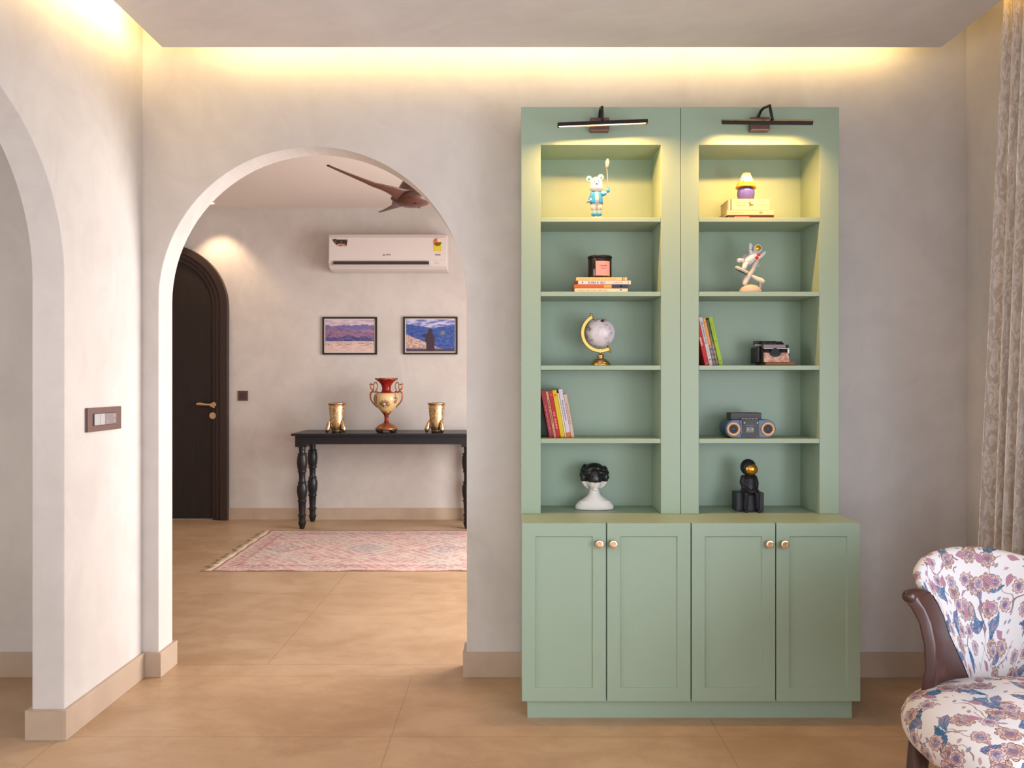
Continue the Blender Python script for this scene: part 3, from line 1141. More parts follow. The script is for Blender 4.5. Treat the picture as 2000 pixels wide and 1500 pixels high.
# ---------------------------------------------------------------- recessed downlight in the hall
DXX, DYY = PXX(411.5, 7.19), 7.17
t = thing('recessed_downlight', 'small lit recessed downlight in the hall ceiling above the dark door', 'light', (DXX, DYY, ZC))
b = MB(); b.torus((DXX, DYY, ZC - .002), .040, .006, None, 32, 8); b.build('trim_ring', M_WHITE, t)
b = MB(); b.cyl((DXX, DYY, ZC - .004), (DXX, DYY, ZC - .0015), .034, seg=28); b.build('lens', emit('lamp_lens', (1, .85, .62), 9), t)
sp = bpy.data.lights.new('downlight_lamp', 'SPOT')
sp.energy = 26; sp.color = (1.0, .70, .42); sp.spot_size = math.radians(92); sp.spot_blend = .5; sp.shadow_soft_size = .03
so = bpy.data.objects.new('downlight_lamp', sp); so.location = (DXX + .02, DYY - .0, ZC - .02); COL.objects.link(so)

# ---------------------------------------------------------------- books
def dashes(n, w0, w1, gap, seed):
    rr = random.Random(seed)
    x, out = 0.0, []
    for _ in range(n):
        w = w0 + (w1 - w0) * rr.random()
        out.append((x, x + w))
        x += w + gap * (1 if rr.random() > .2 else 2.6)
    return out, x


def book(label, M, t, h, dep, color, group, marks=(), kind='paper', rough=.45, mat=None):
    """local frame: x thickness 0..t, z height 0..h, spine at y=0, pages towards +y. marks: (z0, z1, x0, x1, material)"""
    root = thing('book', label, 'book', M.to_translation(), group)
    m = mat or flat('book_cover', color, rough)
    c = .0012 if kind == 'paper' else .0022
    b = MB()
    b.prism([(0, dep), (0, .0015), (.0015, 0), (t - .0015, 0), (t, .0015), (t, dep), (t - c, dep), (t - c, c * 1.4), (c, c * 1.4), (c, dep)], 'Z', 0, h, M)
    mats = [m]
    for (z0, z1, x0, x1, mm) in marks:
        if mm not in mats:
            mats.append(mm)
        b.mi = mats.index(mm)
        b.box(x0 * t, x1 * t, -.0004, .0002, z0 * h, z1 * h, M)
    b.build('cover', mats, root)
    b = MB()
    b.box(c + .0001, t - c - .0001, c * 1.4 + .0002, dep - .003, .002, h - .002, M)
    b.build('pages', M_PAGES, root)
    return root


def title(z0, z1, x0, x1, m, n, seed):
    d, tot = dashes(n, .5, 1.0, .35, seed)
    k = (z1 - z0) / tot
    return [(z0 + a * k, z0 + b_ * k, x0, x1, m) for a, b_ in d]


WH = flat('white_print', (.72, .68, .64), .5)
GY = flat('grey_print', (.20, .20, .22), .5)
PK = flat('pink_print', (.62, .18, .16), .5)
OR = flat('orange_print', (.70, .16, .03), .5)
NV = flat('navy_print', (.035, .045, .075), .5)
YL = flat('ochre_print', (.62, .33, .04), .5)
BR = flat('brown_print', (.12, .05, .025), .5)
TN = flat('tan_print', (.45, .30, .18), .5)

def flatM(px0, z, d, t, length, yaw=0):
    """book lying flat, spine to the camera: local z -> +X, local x -> up"""
    return T(PXX(px0, d), d, z) @ R('Z', yaw) @ Matrix(((0, 0, 1, 0), (0, 1, 0, 0), (1, 0, 0, 0), (0, 0, 0, 1)))

# stack under the candle
gS = 'books stacked flat under the dark candle jar'
z = 1.6612
d = 3.228
L = lambda a, b_: (b_ - a) * d / F
book('cream paperback lying lowest under the dark candle jar', flatM(1122.5, z, d, 0, 0), .0155, L(1122.5, 1226), .135, srgb(222, 200, 168), gS,
     title(.04, .62, .3, .6, TN, 16, 1) + [(.86, .885, .35, .75, BR)]); z += .0158
book('orange and navy paperback lying under the dark candle jar', flatM(1121.5, z, d, 0, 0), .0150, L(1121.5, 1226.5), .135, srgb(190, 92, 40), gS,
     [(.70, 1.0, 0.0, 1.0, NV), (.55, .69, .1, .9, YL), (.86, .885, .3, .7, WH)]); z += .0153
book('white paperback lying under the dark candle jar, second from top', flatM(1129.5, z, d, 0, 0), .0155, L(1129.5, 1232), .135, srgb(216, 200, 196), gS,
     [(.07, .095, .25, .75, GY)] + title(.19, .35, .22, .75, GY, 6, 2) + [(.36, .385, .25, .7, GY)] + title(.42, .52, .22, .75, GY, 5, 3) + title(.65, .86, .35, .6, TN, 10, 4) + [(.94, .965, .25, .75, TN)]); z += .0158
book('pale orange paperback directly under the dark candle jar', flatM(1125.5, z, d, 0, 0), .0130, L(1125.5, 1224.5), .13, srgb(236, 190, 128), gS,
     title(.05, .8, .35, .6, YL, 18, 5) + [(.91, .925, 0, 1, BR), (.94, .95, 0, 1, BR)]); z += .0133

# candle jar
cx_, cy_, cr = PXX(1171.4, 3.285), 3.285, .0495
t = thing('candle_jar', 'dark candle jar with a pink label on the flat stack of books', 'candle', (cx_, cy_, z))
ztop = PZZ(501, 3.285)
g = G('dark_plum_glass', (.012, .006, .006), .08, 0, .6)
b = MB()
b.lathe([(cr - .006, z + .0005), (cr - .001, z + .004), (cr, z + .010), (cr, ztop - .013), (cr - .0005, ztop - .011)], T(cx_, cy_, 0), 40)
b.build('jar', g.mat, t)
b = MB()
b.lathe([(cr - .0015, ztop - .0105), (cr + .0012, ztop - .010), (cr + .0012, ztop - .002), (cr - .002, ztop), (cr - .02, ztop + .0006), (0, ztop + .0006)], T(cx_, cy_, 0), 40)
b.build('lid', M_BLACK, t)
b = MB()
zl0, zl1 = z + .0090, z + .0685
rows = []
for zz in (zl0, zl1):
    rows.append([Vector((cx_ + (cr + .0004) * math.sin(math.radians(a)), cy_ - (cr + .0004) * math.cos(math.radians(a)), zz)) for a in [-26 + 74 * i / 14 for i in range(15)]])
b.grid(rows, False, True)
lab = b.build('label', flat('pink_label', srgb(226, 148, 138), .5), t)
def wrap(o, cx0, cy0, r, a0):
    off = OFF[o.name]
    for v in o.data.vertices:
        p = v.co + off
        a = (p.x - cx0) / r + a0
        v.co = Vector((cx0 + r * math.sin(a), cy0 - r * math.cos(a) - (cy0 - p.y) * 0, p.z)) - off
for s, zz, sz in (('Lavender', z + .050, .0092), ('Rose', z + .0395, .0092)):
    o = text('label_text', s, sz, T(cx_, cy_ - cr, zz) @ FRONT, flat('maroon_print', (.16, .03, .03), .5), lab)
    wrap(o, cx_, cy_, cr + .0009, math.radians(11))

# books under the small lamp
gL = 'books stacked flat under the purple lamp ornament'
z = 1.9642
d = 3.232
book('thin dark red hardback lying lowest under the purple lamp ornament', flatM(1424, z, d, 0, 0), .0130, L(1424, 1511.5), .14, srgb(74, 34, 26), gL,
     [(.12, .45, .0, .55, PK)], 'hard'); z += .0132
book('pale cream hardback lying in the middle under the purple lamp ornament', flatM(1420.5, z, d, 0, 0), .0192, L(1420.5, 1510.7), .145, srgb(222, 190, 146), gL,
     title(.05, .36, .35, .6, TN, 10, 8) + [(.70, .72, .3, .7, BR), (.735, .755, .3, .7, BR)], 'hard'); z += .0194
book('thick cream book directly under the purple lamp ornament', flatM(1423, z, d, 0, 0), .0462, L(1423, 1502.5), .13, srgb(222, 196, 154), gL,
     [(.045, .07, 0, 1, BR)] + title(.16, .42, .62, .72, TN, 7, 9) + title(.2, .40, .40, .50, TN, 6, 10)
     + [(.49, .56, .66, .72, BR), (.49, .55, .57, .61, BR), (.51, .59, .42, .54, BR), (.59, .62, .45, .50, BR), (.49, .53, .33, .38, BR)] + title(.74, .94, .46, .54, TN, 6, 11), 'hard'); z += .0464

# small lamp ornament
LX, LY = PXX(1456.7, 3.29), 3.29
t = thing('lamp_ornament', 'small lamp ornament with a purple ball base and cream shade on the books', 'ornament', (LX, LY, z))
q = lambda y: PZZ(330 + y / 15.0, LY)
k = LY / F / 15
b = MB()
b.lathe([(.020, z + .0004), (.030, z + .003), (250 * k, q(760)), (252 * k, q(690)), (235 * k, q(620)), (190 * k, q(570)), (110 * k, q(545))], T(LX, LY, 0), 36)
b.build('base', flat('purple_glaze', srgb(90, 88, 168), .15), t)
g = G('patterned_shade', rough=.5)
x_, y_, z_ = g.xyz(g.co())
vn = g.vor(g.co(), 95, 1.0, '3D')
g.col(g.mix((E(g, vn.outputs['Distance']) < .32) * (x_ < -.008), srgb(232, 228, 196), srgb(50, 66, 96)))
Mt = T(LX, LY, q(560)) @ R('Y', 2.5)
zq = lambda y: (560 - y) * k
b = MB(); b.lathe([(248 * k, zq(440)), (126 * k, zq(185))], Mt, 36); sh = b.build('shade', g.mat, t)
b = MB(); b.lathe([(245 * k, zq(560)), (292 * k, zq(570)), (286 * k, zq(530)), (256 * k, zq(440)), (240 * k, zq(440))], Mt, 36); b.build('lower_rim', flat('ochre_trim', srgb(206, 150, 50), .35), sh)
b = MB(); b.lathe([(128 * k, zq(195)), (128 * k, zq(152)), (118 * k, zq(142)), (0, zq(142))], Mt, 28); b.build('top_rim', flat('ochre_trim', srgb(206, 160, 70), .35), sh)

# leaning books, right bookshelf
def lean_row(px0, z0, d, tilt, specs, group):
    x = PXX(px0, d) + .004
    for (lab, t_, h_, dep, colr, marks, mt, dy) in specs:
        M = T(x, d + dy, z0 + .0004) @ R('Y', -tilt)
        book(lab, M, t_, h_, dep, colr, group, marks, mat=mt)
        x += (t_ + .0007) / math.cos(math.radians(tilt))

def two_tone(name, lo, hi, zc_, tilt, x0):
    g = G(name, rough=.45)
    x_, y_, z_ = g.xyz(g.co())
    n_ = g.noise(g.co(), 60, 3, .7)
    g.col(g.mix(g.ss(z_ + n_ * .01, zc_, zc_ + .004), g.mix(g.ss(n_, .4, .6), lo, (.35, .28, .24)), hi))
    return g.mat

lean_row(1375, 1.360, 3.295, 12.6, [
    ('red paperback leaning on the shelf side above the radio', .0178, .203, .125, srgb(196, 36, 28), title(.42, .60, .15, .55, WH, 5, 21) + [(.02, .06, .2, .8, PK)], None, 0),
    ('white spined paperback leaning between the red and the orange books', .0150, .206, .125, srgb(214, 202, 200), title(.5, .92, .3, .7, GY, 14, 22) + [(.455, .475, .15, .8, GY)] + title(.2, .4, .4, .6, TN, 9, 23) + [(.11, .13, .3, .7, BR)], None, 0),
    ('orange and brown paperback leaning beside the white spined book', .0120, .203, .125, (1, 1, 1), [(.9, .915, .3, .7, BR), (.42, .435, 0, 1, BR)], two_tone('orange_brown_cover', srgb(84, 62, 56), srgb(232, 150, 62), .085, 0, 0), .001),
    ('thin dark paperback leaning between the orange and the lime green books', .0112, .196, .12, (1, 1, 1), title(.1, .7, .3, .6, TN, 14, 24), two_tone('dark_mottled_cover', srgb(48, 42, 50), srgb(66, 72, 46), .10, 0, 0), .004),
    ('lime green paperback leaning at the front end of its row', .0172, .207, .13, srgb(158, 188, 42), [(.49, .515, .3, .6, flat('green_print', srgb(96, 160, 20), .5)), (.09, .11, .3, .6, flat('olive_print', srgb(120, 120, 10), .5))] + title(.6, .9, .3, .6, flat('soft_green_print', srgb(128, 168, 50), .5), 9, 25), None, 0),
], 'paperbacks leaning beside the typewriter')

lean_row(1070.6, 1.061, 3.29, 10.4, [
    ('thick dark red paperback leaning on the shelf side in the left bookshelf', .0190, .197, .125, srgb(166, 50, 62), title(.1, .7, .35, .6, PK, 12, 31), None, 0),
    ('thin tan paperback leaning between two red books', .0105, .194, .125, srgb(208, 160, 118), title(.3, .85, .3, .7, BR, 12, 32) + [(.05, .2, .2, .8, TN)], None, 0),
    ('bright red paperback with pale title leaning beside a yellow book', .0160, .196, .125, srgb(190, 40, 42), [(.9, .93, .25, .7, PK)] + title(.18, .56, .25, .7, flat('salmon_print', srgb(236, 128, 116), .5), 6, 33), None, 0),
    ('yellow paperback leaning in the middle of its row', .0178, .199, .125, srgb(222, 186, 34), [(.87, .92, .25, .75, OR)] + title(.2, .8, .6, .8, flat('lemon_print', srgb(212, 200, 60), .5), 12, 34), None, 0),
    ('very thin pale yellow booklet leaning beside the yellow paperback', .0068, .187, .12, srgb(226, 214, 172), (), None, .002),
    ('white paperback with an orange foot leaning near the end of its row', .0170, .203, .13, srgb(210, 198, 212), [(.0, .10, 0, 1, OR)] + title(.35, .8, .35, .65, GY, 13, 35) + [(.76, .775, 0, 1, WH)], None, 0),
    ('beige paperback leaning at the right end of its row', .0140, .182, .13, srgb(206, 178, 156), title(.3, .8, .3, .6, flat('mauve_print', srgb(176, 124, 122), .5), 8, 36), None, .003),
], 'paperbacks leaning in the left bookshelf')

# ---------------------------------------------------------------- bear figurine
D0 = 3.262
def conv(ox, oy, s, d):
    return lambda x, y, dd=0.0: Vector((PXX(ox + x / s, d), d + dd, PZZ(oy + y / s, d)))
C = conv(1130, 300, 11.53, D0)
k = D0 / F / 11.53
t = thing('bear_figurine', 'white bear figurine in a blue jacket holding a pink balloon', 'figurine', (C(400, 0).x, D0, 1.964))
M_BW = flat('cream_resin', (.62, .59, .56), .3)
M_BB = flat('blue_resin', (.03, .22, .50), .3)
M_BGREY = flat('blue_grey_resin', (.12, .20, .34), .4)
b = MB()
b.ball(C(400, 690), (.0265, .024, .030), None, 24, 16)
b.ball(C(400, 765), (.0295, .0255, .0205), None, 24, 16)
b.ball(C(395, 735, -.018), (.011, .008, .008), None, 16, 10)
hd = b.build('head', M_BW, t, remesh=.0012, smooth_it=6)
for x_, y_, m_ in ((235, 575, M_BB), (500, 535, M_BGREY)):
    b = MB(); b.ball(C(x_, y_), (.0125, .0075, .0130), None, 20, 12); e_ = b.build('ear', M_BW, hd)
    b = MB(); b.ball(C(x_, y_, -.0045), (.0070, .0060, .0074), None, 16, 10); b.build('inner_ear', m_, hd)
for x_, y_ in ((352, 665), (440, 652)):
    b = MB(); b.ball(C(x_, y_, -.0238), .0023, None, 10, 6); b.build('eye', M_INK, hd)
b = MB(); b.ball(C(398, 712, -.0262), (.0046, .0030, .0030), None, 12, 8); b.build('nose', M_INK, hd)
b = MB()
b.tube([C(400, 870), C(400, 960), C(402, 1130)], [.014, .017, .019], 20, round_caps=False)
b.build('shirt', M_BW, t)
b = MB()
# jacket: open shell
rows = []
for y_, rx, ry in ((872, .0185, .0155), (900, .0215, .0175), (1000, .0245, .0195), (1100, .0262, .0205), (1135, .0262, .0205)):
    rows.append([C(405, y_) + Vector((rx * math.sin(math.radians(a)), -ry * math.cos(math.radians(a)), 0)) for a in [20 + 320 * i / 24 for i in range(25)]])
b.grid(rows, False, True)
jk = b.build('jacket', M_BB, t)
md = jk.modifiers.new('s', 'SOLIDIFY'); md.thickness = .0022
for s, pts in ((0, [(315, 910), (285, 980), (262, 1040), (235, 1085)]), (1, [(500, 905), (545, 925), (590, 905)])):
    b = MB(); b.tube([C(x_, y_, -.004) for x_, y_ in pts], [.009, .0085, .0075, .006][:len(pts)], 12, round_caps=True); b.build('sleeve', M_BB, t)
b = MB(); b.ball(C(272, 1040, -.007), .006, None, 14, 8); b.build('cuff', M_WHITE, t)
b = MB(); b.ball(C(592, 890, -.005), .0068, None, 14, 8); b.build('cuff', M_WHITE, t)
b = MB(); b.tube([C(250, 1075, -.006), C(205, 1095, -.006), C(172, 1108, -.006)], [.006, .0045, .002], 10, round_caps=True); b.build('hand', M_BGREY, t)
b = MB(); b.ball(C(655, 842, -.006), (.0085, .007, .0088), None, 16, 10); b.ball(C(680, 790, -.006), (.003, .003, .005), None, 10, 6); b.build('hand', M_BB, t)
b = MB()
for s in (-1, 1):
    b.tube([C(405 + s * 40, 1120), C(405 + s * 62, 1180), C(405 + s * 62, 1262)], [.013, .0130, .0128], 16)
b.build('shorts', flat('pale_peach_resin', (.78, .62, .48), .35), t)
for s in (-1, 1):
    b = MB(); b.tube([C(405 + s * 52, 1255), C(405 + s * 52, 1345)], [.0065, .0065], 14); lg = b.build('sock', M_WHITE, t)
    cs = C(405 + s * 58, 1375, -.004)
    b = MB(); b.ball((cs.x, cs.y, cs.z), (.0118, .016, .0085), None, 18, 10); b.build('shoe', M_BB, t)
    b = MB(); b.lathe([(.0118, 1.9643), (.0125, 1.966), (.0125, 1.9715), (.011, 1.973)], T(cs.x, cs.y, 0), 24, sy=1.35); b.build('sole', M_WHITE, t)
b = MB(); b.tube([C(655, 830, -.006), C(650, 600, -.006), C(632, 345, -.006)], .0009, 8); b.build('balloon_stick', flat('pink_stick', (.60, .30, .24), .5), t)
b = MB(); b.lathe([(.0012, 0), (.0055, .008), (.0088, .019), (.0085, .029), (.0055, .037), (.003, .041)], T(*C(630, 345, -.006)) @ R('Y', 6), 20)
b.build('balloon', flat('pink_balloon', (.58, .22, .30), .3), t)
b = MB(); b.ball(C(645, 92, -.006), .0032, None, 12, 8); b.build('balloon_tip', M_INK, t)

# ---------------------------------------------------------------- globe
D0 = 3.30
C = conv(1120, 600, 12.5, D0)
k = D0 / F / 12.5
c0 = C(660, 628)
t = thing('desk_globe', 'small pale desk globe in a gold half ring on a brass foot', 'globe', (c0.x, D0, 1.360))
g = G('pale_map_globe', rough=.35)
n1 = g.noise(g.co(), 26, 5, .65, .4)
n2 = g.noise(g.co(), 70, 3, .7)
c = g.mix(g.ss(n1, .46, .58), srgb(216, 208, 212), srgb(198, 186, 190))
c = g.mix(g.ss(n1 + n2 * .25, .70, .76), c, srgb(132, 112, 116))
g.col(c)
At = T(*c0) @ R('Y', -27)
b = MB(); b.ball(c0, .0615, R('Y', -27), 40, 24); ball = b.build('sphere', g.mat, t)
b = MB(); b.lathe([(.0072, -.001), (.0075, .0004), (.0045, .0006)], T(c0.x + .003, c0.y - .0400, c0.z + .0475) @ R('X', 50), 16, caps=True); b.build('map_rose', M_INK, ball)
b = MB()
rows = []
for i in range(41):
    a = math.radians(117 + (298 - 117) * i / 40)
    row = []
    for (r_, y_) in ((.0685, -.0045), (.0815, -.0045), (.0830, 0), (.0815, .0045), (.0685, .0045)):
        row.append(c0 + Vector((r_ * math.cos(a), y_, r_ * math.sin(a))))
    rows.append(row)
b.grid(rows, True, False, True, True)
b.build('meridian_ring', M_GOLD, t, bevel=.0006)
for a in (117, 298):
    ca, sa = math.cos(math.radians(a)), math.sin(math.radians(a))
    b = MB()
    P0 = lambda r: c0 + Vector((ca * r, 0, sa * r))
    b.tube([P0(.060), P0(.066), P0(.0665), P0(.072), P0(.0725), P0(.083), P0(.084), P0(.088), P0(.0925)], [.002, .002, .0055, .0055, .003, .003, .006, .0055, .0015], 14)
    b.build('pivot_knob', M_GOLD, t)
zb = lambda y: PZZ(600 + y / 12.5, D0)
b = MB()
b.lathe([(.043, 1.3604), (.043, 1.365), (.0405, 1.372), (.036, zb(1330)), (.026, zb(1275)), (.010, zb(1245)), (.0125, zb(1225)), (.0155, zb(1190)), (.013, zb(1160)), (.0055, zb(1135)), (.0045, zb(1120)), (.0045, zb(1030)), (.007, zb(1020)), (.005, zb(1005))], T(c0.x, D0, 0), 36)
b.build('foot', flat('brass_foot', (.62, .40, .17), .22, 1.0), t)

# ---------------------------------------------------------------- astronaut ornament
D0 = 3.275
C = conv(1420, 465, 13.63, D0)
k = D0 / F / 13.63
t = thing('astronaut_figurine', 'white astronaut figurine with gold visor floating over a grey moon base', 'figurine', (C(620, 0).x, D0, 1.661))
M_AW = flat('astronaut_white', (.66, .63, .62), .4)
M_AR = flat('moon_grey', (.46, .37, .33), .7)
M_AC = flat('boot_cream', (.62, .55, .47), .5)
b = MB()
b.tube([C(730, 440), C(650, 520), C(560, 600), C(510, 640)], [.0165, .0195, .0195, .0165], 18, round_caps=True)
b.tube([C(640, 460, -.002), C(625, 400, -.004), C(612, 310, -.006), C(608, 240, -.007)], [.008, .0075, .0072, .0065], 14, round_caps=True)
b.ball(C(606, 205, -.007), (.0060, .0045, .0075))
for i, x_ in enumerate((578, 600, 622, 644)):
    b.tube([C(x_ + 2, 200, -.007), C(x_, 145 + abs(i - 1.6) * 12, -.008)], [.0019, .0016], 8, round_caps=True)
b.tube([C(650, 230, -.007), C(672, 215, -.009)], [.002, .0016], 8, round_caps=True)
b.tube([C(800, 560, .002), C(880, 500, -.004), C(940, 440, -.007), C(980, 400, -.008)], [.008, .0075, .0068, .0055], 14, round_caps=True)
for i, q_ in enumerate(((1012, 366), (1000, 392), (985, 372), (968, 380))):
    b.tube([C(975, 410, -.008), C(q_[0], q_[1], -.009)], [.0030, .0018], 8, round_caps=True)
b.tube([C(500, 600, .003), C(420, 585, -.002), C(340, 590, -.004)], [.0120, .0100, .0092], 14, round_caps=True)
b.ball(C(305, 598, -.005), (.0100, .011, .0105))
b.tube([C(520, 660, -.004), C(460, 740, -.008), C(430, 800, -.010)], [.0115, .0108, .0100], 14, round_caps=True)
b.build('body', M_AW, t, remesh=.0011, smooth_it=4)
b = MB(); b.ball(C(800, 290), (.0195, .0185, .0195), None, 26, 16); hl = b.build('helmet', M_AW, t)
Mv = R('Z', 14) @ R('Y', -18) @ R('X', 90)
b = MB(); b.torus(C(795, 285, -.0150), .0142, .0024, Mv, 32, 10); b.build('visor_rim', M_AW, hl)
b = MB(); b.ball(C(795, 285, -.0135), (.0142, .0126, .0078), Mv, 24, 12); b.build('visor', flat('gold_visor', (.62, .40, .03), .18, .7), hl)
b = MB(); b.ball(C(500, 500, .012), (.012, .009, .016), R('Y', 40), 16, 10); b.build('backpack', flat('pack_grey', (.45, .45, .42), .5), t)
b = MB(); b.ball(C(770, 530, -.0125), (.0115, .006, .0135), R('Y', -14), 18, 10); cp = b.build('chest_pack', M_AW, t)
b = MB(); b.ball(C(762, 540, -.0165), (.0076, .0035, .0085), R('Y', -14), 14, 8); b.ball(C(795, 470, -.0150), (.0066, .004, .0058), None, 14, 8); b.build('red_badge', flat('red_badge', (.42, .01, .02), .4), cp)
for p0, p1, r_ in (((432, 560), (452, 650), .0008), ((492, 668), (552, 740), .0009), ((590, 322), (656, 305), .0007)):
    b = MB(); b.tube([C(*p0, -.0135), C((p0[0] + p1[0]) / 2 - 4, (p0[1] + p1[1]) / 2 + 2, -.0155), C(*p1, -.0135)], r_, 8); b.build('joint_band', flat('joint_maroon', (.06, .03, .035), .5), t)
b = MB(); b.tube([C(250, 800, -.010), C(360, 850, -.012), C(500, 920, -.012)], [.0100, .0085, .0085], 12, round_caps=True, flat=.8); b.build('boot', flat('boot_grey', (.44, .41, .38), .5), t)
b = MB(); b.tube([C(225, 840, -.010), C(360, 905, -.012), C(500, 970, -.012)], [.0030, .0035, .0028], 8, round_caps=True); b.build('boot_sole', M_INK, t)
b = MB(); b.tube([C(800, 620, .002), C(730, 730, .004), C(680, 850, .004), C(600, 960, .002), C(520, 1090, 0), C(470, 1200, -.002)], [.008, .0105, .0100, .0105, .0115, .0105], 14, round_caps=True); b.build('support_rock', M_AC, t)
b = MB(); b.tube([C(660, 1000, .003), C(770, 1070, 0), C(880, 1120, -.002), C(940, 1150, -.002)], [.0062, .0085, .0105, .0095], 12, round_caps=True); b.build('boot', M_AC, t)
b = MB(); b.tube([C(895, 1165, 0), C(890, 1250, 0), C(880, 1340, 0)], [.009, .0078, .007], 12, round_caps=True); b.build('support_post', flat('post_grey', (.30, .26, .28), .7), t)
for pts in (((760, 700), (820, 760), (880, 680)), ((700, 880), (740, 860), (760, 840))):
    b = MB(); b.tube([C(x_, y_, .001) for x_, y_ in pts], [.004, .003, .0022], 8, round_caps=True); b.build('antenna', M_AR, t)
b = MB()
cc = C(620, 1400)
b.ball((cc.x, D0, 1.6635), (.047, .034, PZZ(465 + 1235 / 13.63, D0) - 1.6635), None, 28, 16)
for v in list(b.bm.verts):
    v.co.z = max(v.co.z, 1.6614)
b.build('moon_base', M_AR, t)

# ---------------------------------------------------------------- typewriter
D0 = 3.255
C = conv(1460, 650, 20.0, D0)
g = G('worn_copper_paint', rough=.6)
n_ = g.noise(g.co(), 70, 4, .7)
g.col(g.mix(g.ss(n_, .42, .58), (.34, .135, .10), (.40, .33, .29)))
M_TC = g.mat
g = G('worn_black_paint', rough=.5)
n_ = g.noise(g.co(), 55, 4, .7)
g.col(g.mix(g.ss(n_, .55, .72), (.018, .016, .017), (.16, .12, .11)))
M_TB = g.mat
M_TG = flat('worn_grey_metal', (.22, .18, .17), .5, .3)
t = thing('typewriter', 'small antique black and copper typewriter beside the leaning books', 'typewriter', (C(1100, 0).x, 3.30, 1.360))
x = lambda v: C(v, 0).x
zz = lambda y: C(0, y).z
b = MB(); b.box(x(700), x(1830), 3.242, 3.385, 1.3604, 1.3605 + .0125); b.build('base_board', flat('aged_brown_base', (.15, .085, .045), .6), t, bevel=.003)
b = MB()
b.prism([(3.256, 1.3735), (3.262, zz(770)), (3.275, zz(620)), (3.385, zz(600)), (3.385, 1.3735)], 'X', x(610), x(1660))
b.build('body', M_TB, t, bevel=.003)
fr = [(x(640), 1.375), (x(1640), 1.375), (x(1600), zz(775)), (x(1370), zz(775))]
n = 12
cxm, rzm = (x(870) + x(1310)) / 2, None
for i in range(n + 1):
    a = math.pi * i / n
    fr.append((cxm + (x(1310) - x(870)) / 2 * 1.12 * math.cos(a), zz(775) - (zz(775) - zz(950)) * math.sin(a)))
fr += [(x(800), zz(775)), (x(640), zz(775))]
b = MB()
sh_ = Matrix(((1, 0, 0, 0), (0, 1, (.006 / .042), -1.3735 * (.006 / .042)), (0, 0, 1, 0), (0, 0, 0, 1)))
b.prism(fr, 'Y', 3.2505, 3.2565, sh_)
b.build('front_plate', M_TC, t, bevel=.0006)
b = MB(); b.cyl((cxm, 3.259, zz(770)), (cxm, 3.268, zz(760)), (x(1310) - x(870)) / 2 * .8, seg=28); b.build('type_basket', flat('teal_black', (.008, .013, .016), .55), t)
b = MB(); b.box(x(650), x(1520), 3.262, 3.285, zz(600), zz(450)); b.build('carriage', M_TG, t, bevel=.002)
b = MB(); b.box(x(640), x(1640), 3.258, 3.263, zz(618), zz(600)); b.build('paper_rail', flat('bright_rail', (.42, .38, .36), .4, .5), t)
b = MB(); b.cyl((x(640), 3.30, zz(470)), (x(1480), 3.30, zz(470)), .0165, seg=24); b.build('platen_roller', M_TB, t)
b = MB(); b.box(x(440), x(1330), 3.318, 3.332, zz(440), zz(285)); b.build('paper_table', M_TB, t, bevel=.002)
b = MB(); b.cyl((x(1480), 3.30, zz(455)), (x(1555), 3.30, zz(455)), .0085, seg=20); b.cyl((x(1560), 3.29, zz(520)), (x(1700), 3.29, zz(520)), .0075, seg=20); b.build('roller_knob', M_TB, t)
b = MB(); b.tube([(x(640), 3.285, zz(470)), (x(480), 3.275, zz(470)), (x(345), 3.27, zz(470))], [.0025, .003, .003], 8, round_caps=True)
b.build('return_lever', flat('bright_lever', (.55, .50, .46), .35, .6), t)
b = MB(); b.box(x(480), x(605), 3.29, 3.38, 1.3735, zz(540)); b.build('side_housing', M_TB, t, bevel=.004)
b = MB(); b.box(x(1570), x(1640), 3.2565, 3.262, zz(800), zz(630)); b.build('side_bracket', flat('bright_bracket', (.5, .45, .42), .4, .4), t, bevel=.001)

# ---------------------------------------------------------------- radio
D0 = 3.245
C = conv(1400, 795, 16.0, D0)
k = D0 / F / 16
t = thing('boombox_radio', 'small retro blue and black radio ornament with two round speakers', 'radio', (C(1060, 0).x, 3.29, 1.061))
x = lambda v: C(v, 0).x
ZB = 1.0612
zz = lambda y: ZB + (940 - y) * k
rr = 288 * k
pill = []
for cxp, a0, a1 in ((1600 - 35, -90, 90), (525 + 40, 90, 270)):
    for i in range(17):
        a = math.radians(a0 + (a1 - a0) * i / 16)
        pill.append((x(cxp) + rr * math.cos(a), zz(650) + rr * math.sin(a)))
g = G('blue_radio_shell', rough=.35)
n_ = g.noise(g.co(), 40, 2)
g.col(g.mix(n_, (.012, .045, .09), (.05, .10, .20)))
M_RB = g.mat
b = MB(); b.prism(pill, 'Y', 3.248, 3.345, None, True); b.build('shell', M_RB, t, bevel=.002)
b = MB(); b.box(x(480), x(1450), 3.268, 3.33, zz(375), zz(150)); tp = b.build('top_deck', flat('dark_grey_deck', (.035, .033, .036), .4), t, bevel=.002)
b = MB(); b.box(x(500), x(1430), 3.2655, 3.269, zz(215), zz(195)); b.build('deck_strip', flat('deck_strip', (.065, .06, .064), .4), tp)
b = MB(); b.prism([(x(780), zz(900)), (x(1330), zz(900)), (x(1310), zz(360)), (x(800), zz(360))], 'Y', 3.2435, 3.2485); cpn = b.build('control_panel', flat('black_panel', (.022, .021, .023), .35), t, bevel=.0008)
for i, (xa, xb) in enumerate(((790, 865), (885, 970), (990, 1080), (1100, 1175), (1205, 1290))):
    b = MB(); b.box(x(xa), x(xb), 3.250, 3.262, zz(352), zz(328)); b.build('button', flat('cream_button', (.45, .41, .36), .4), t, bevel=.0006)
b = MB(); b.box(x(900), x(1160), 3.2415, 3.2440, zz(760), zz(590)); cs_ = b.build('cassette_door', flat('smoked_window', (.10, .10, .10), .25), cpn, bevel=.0006)
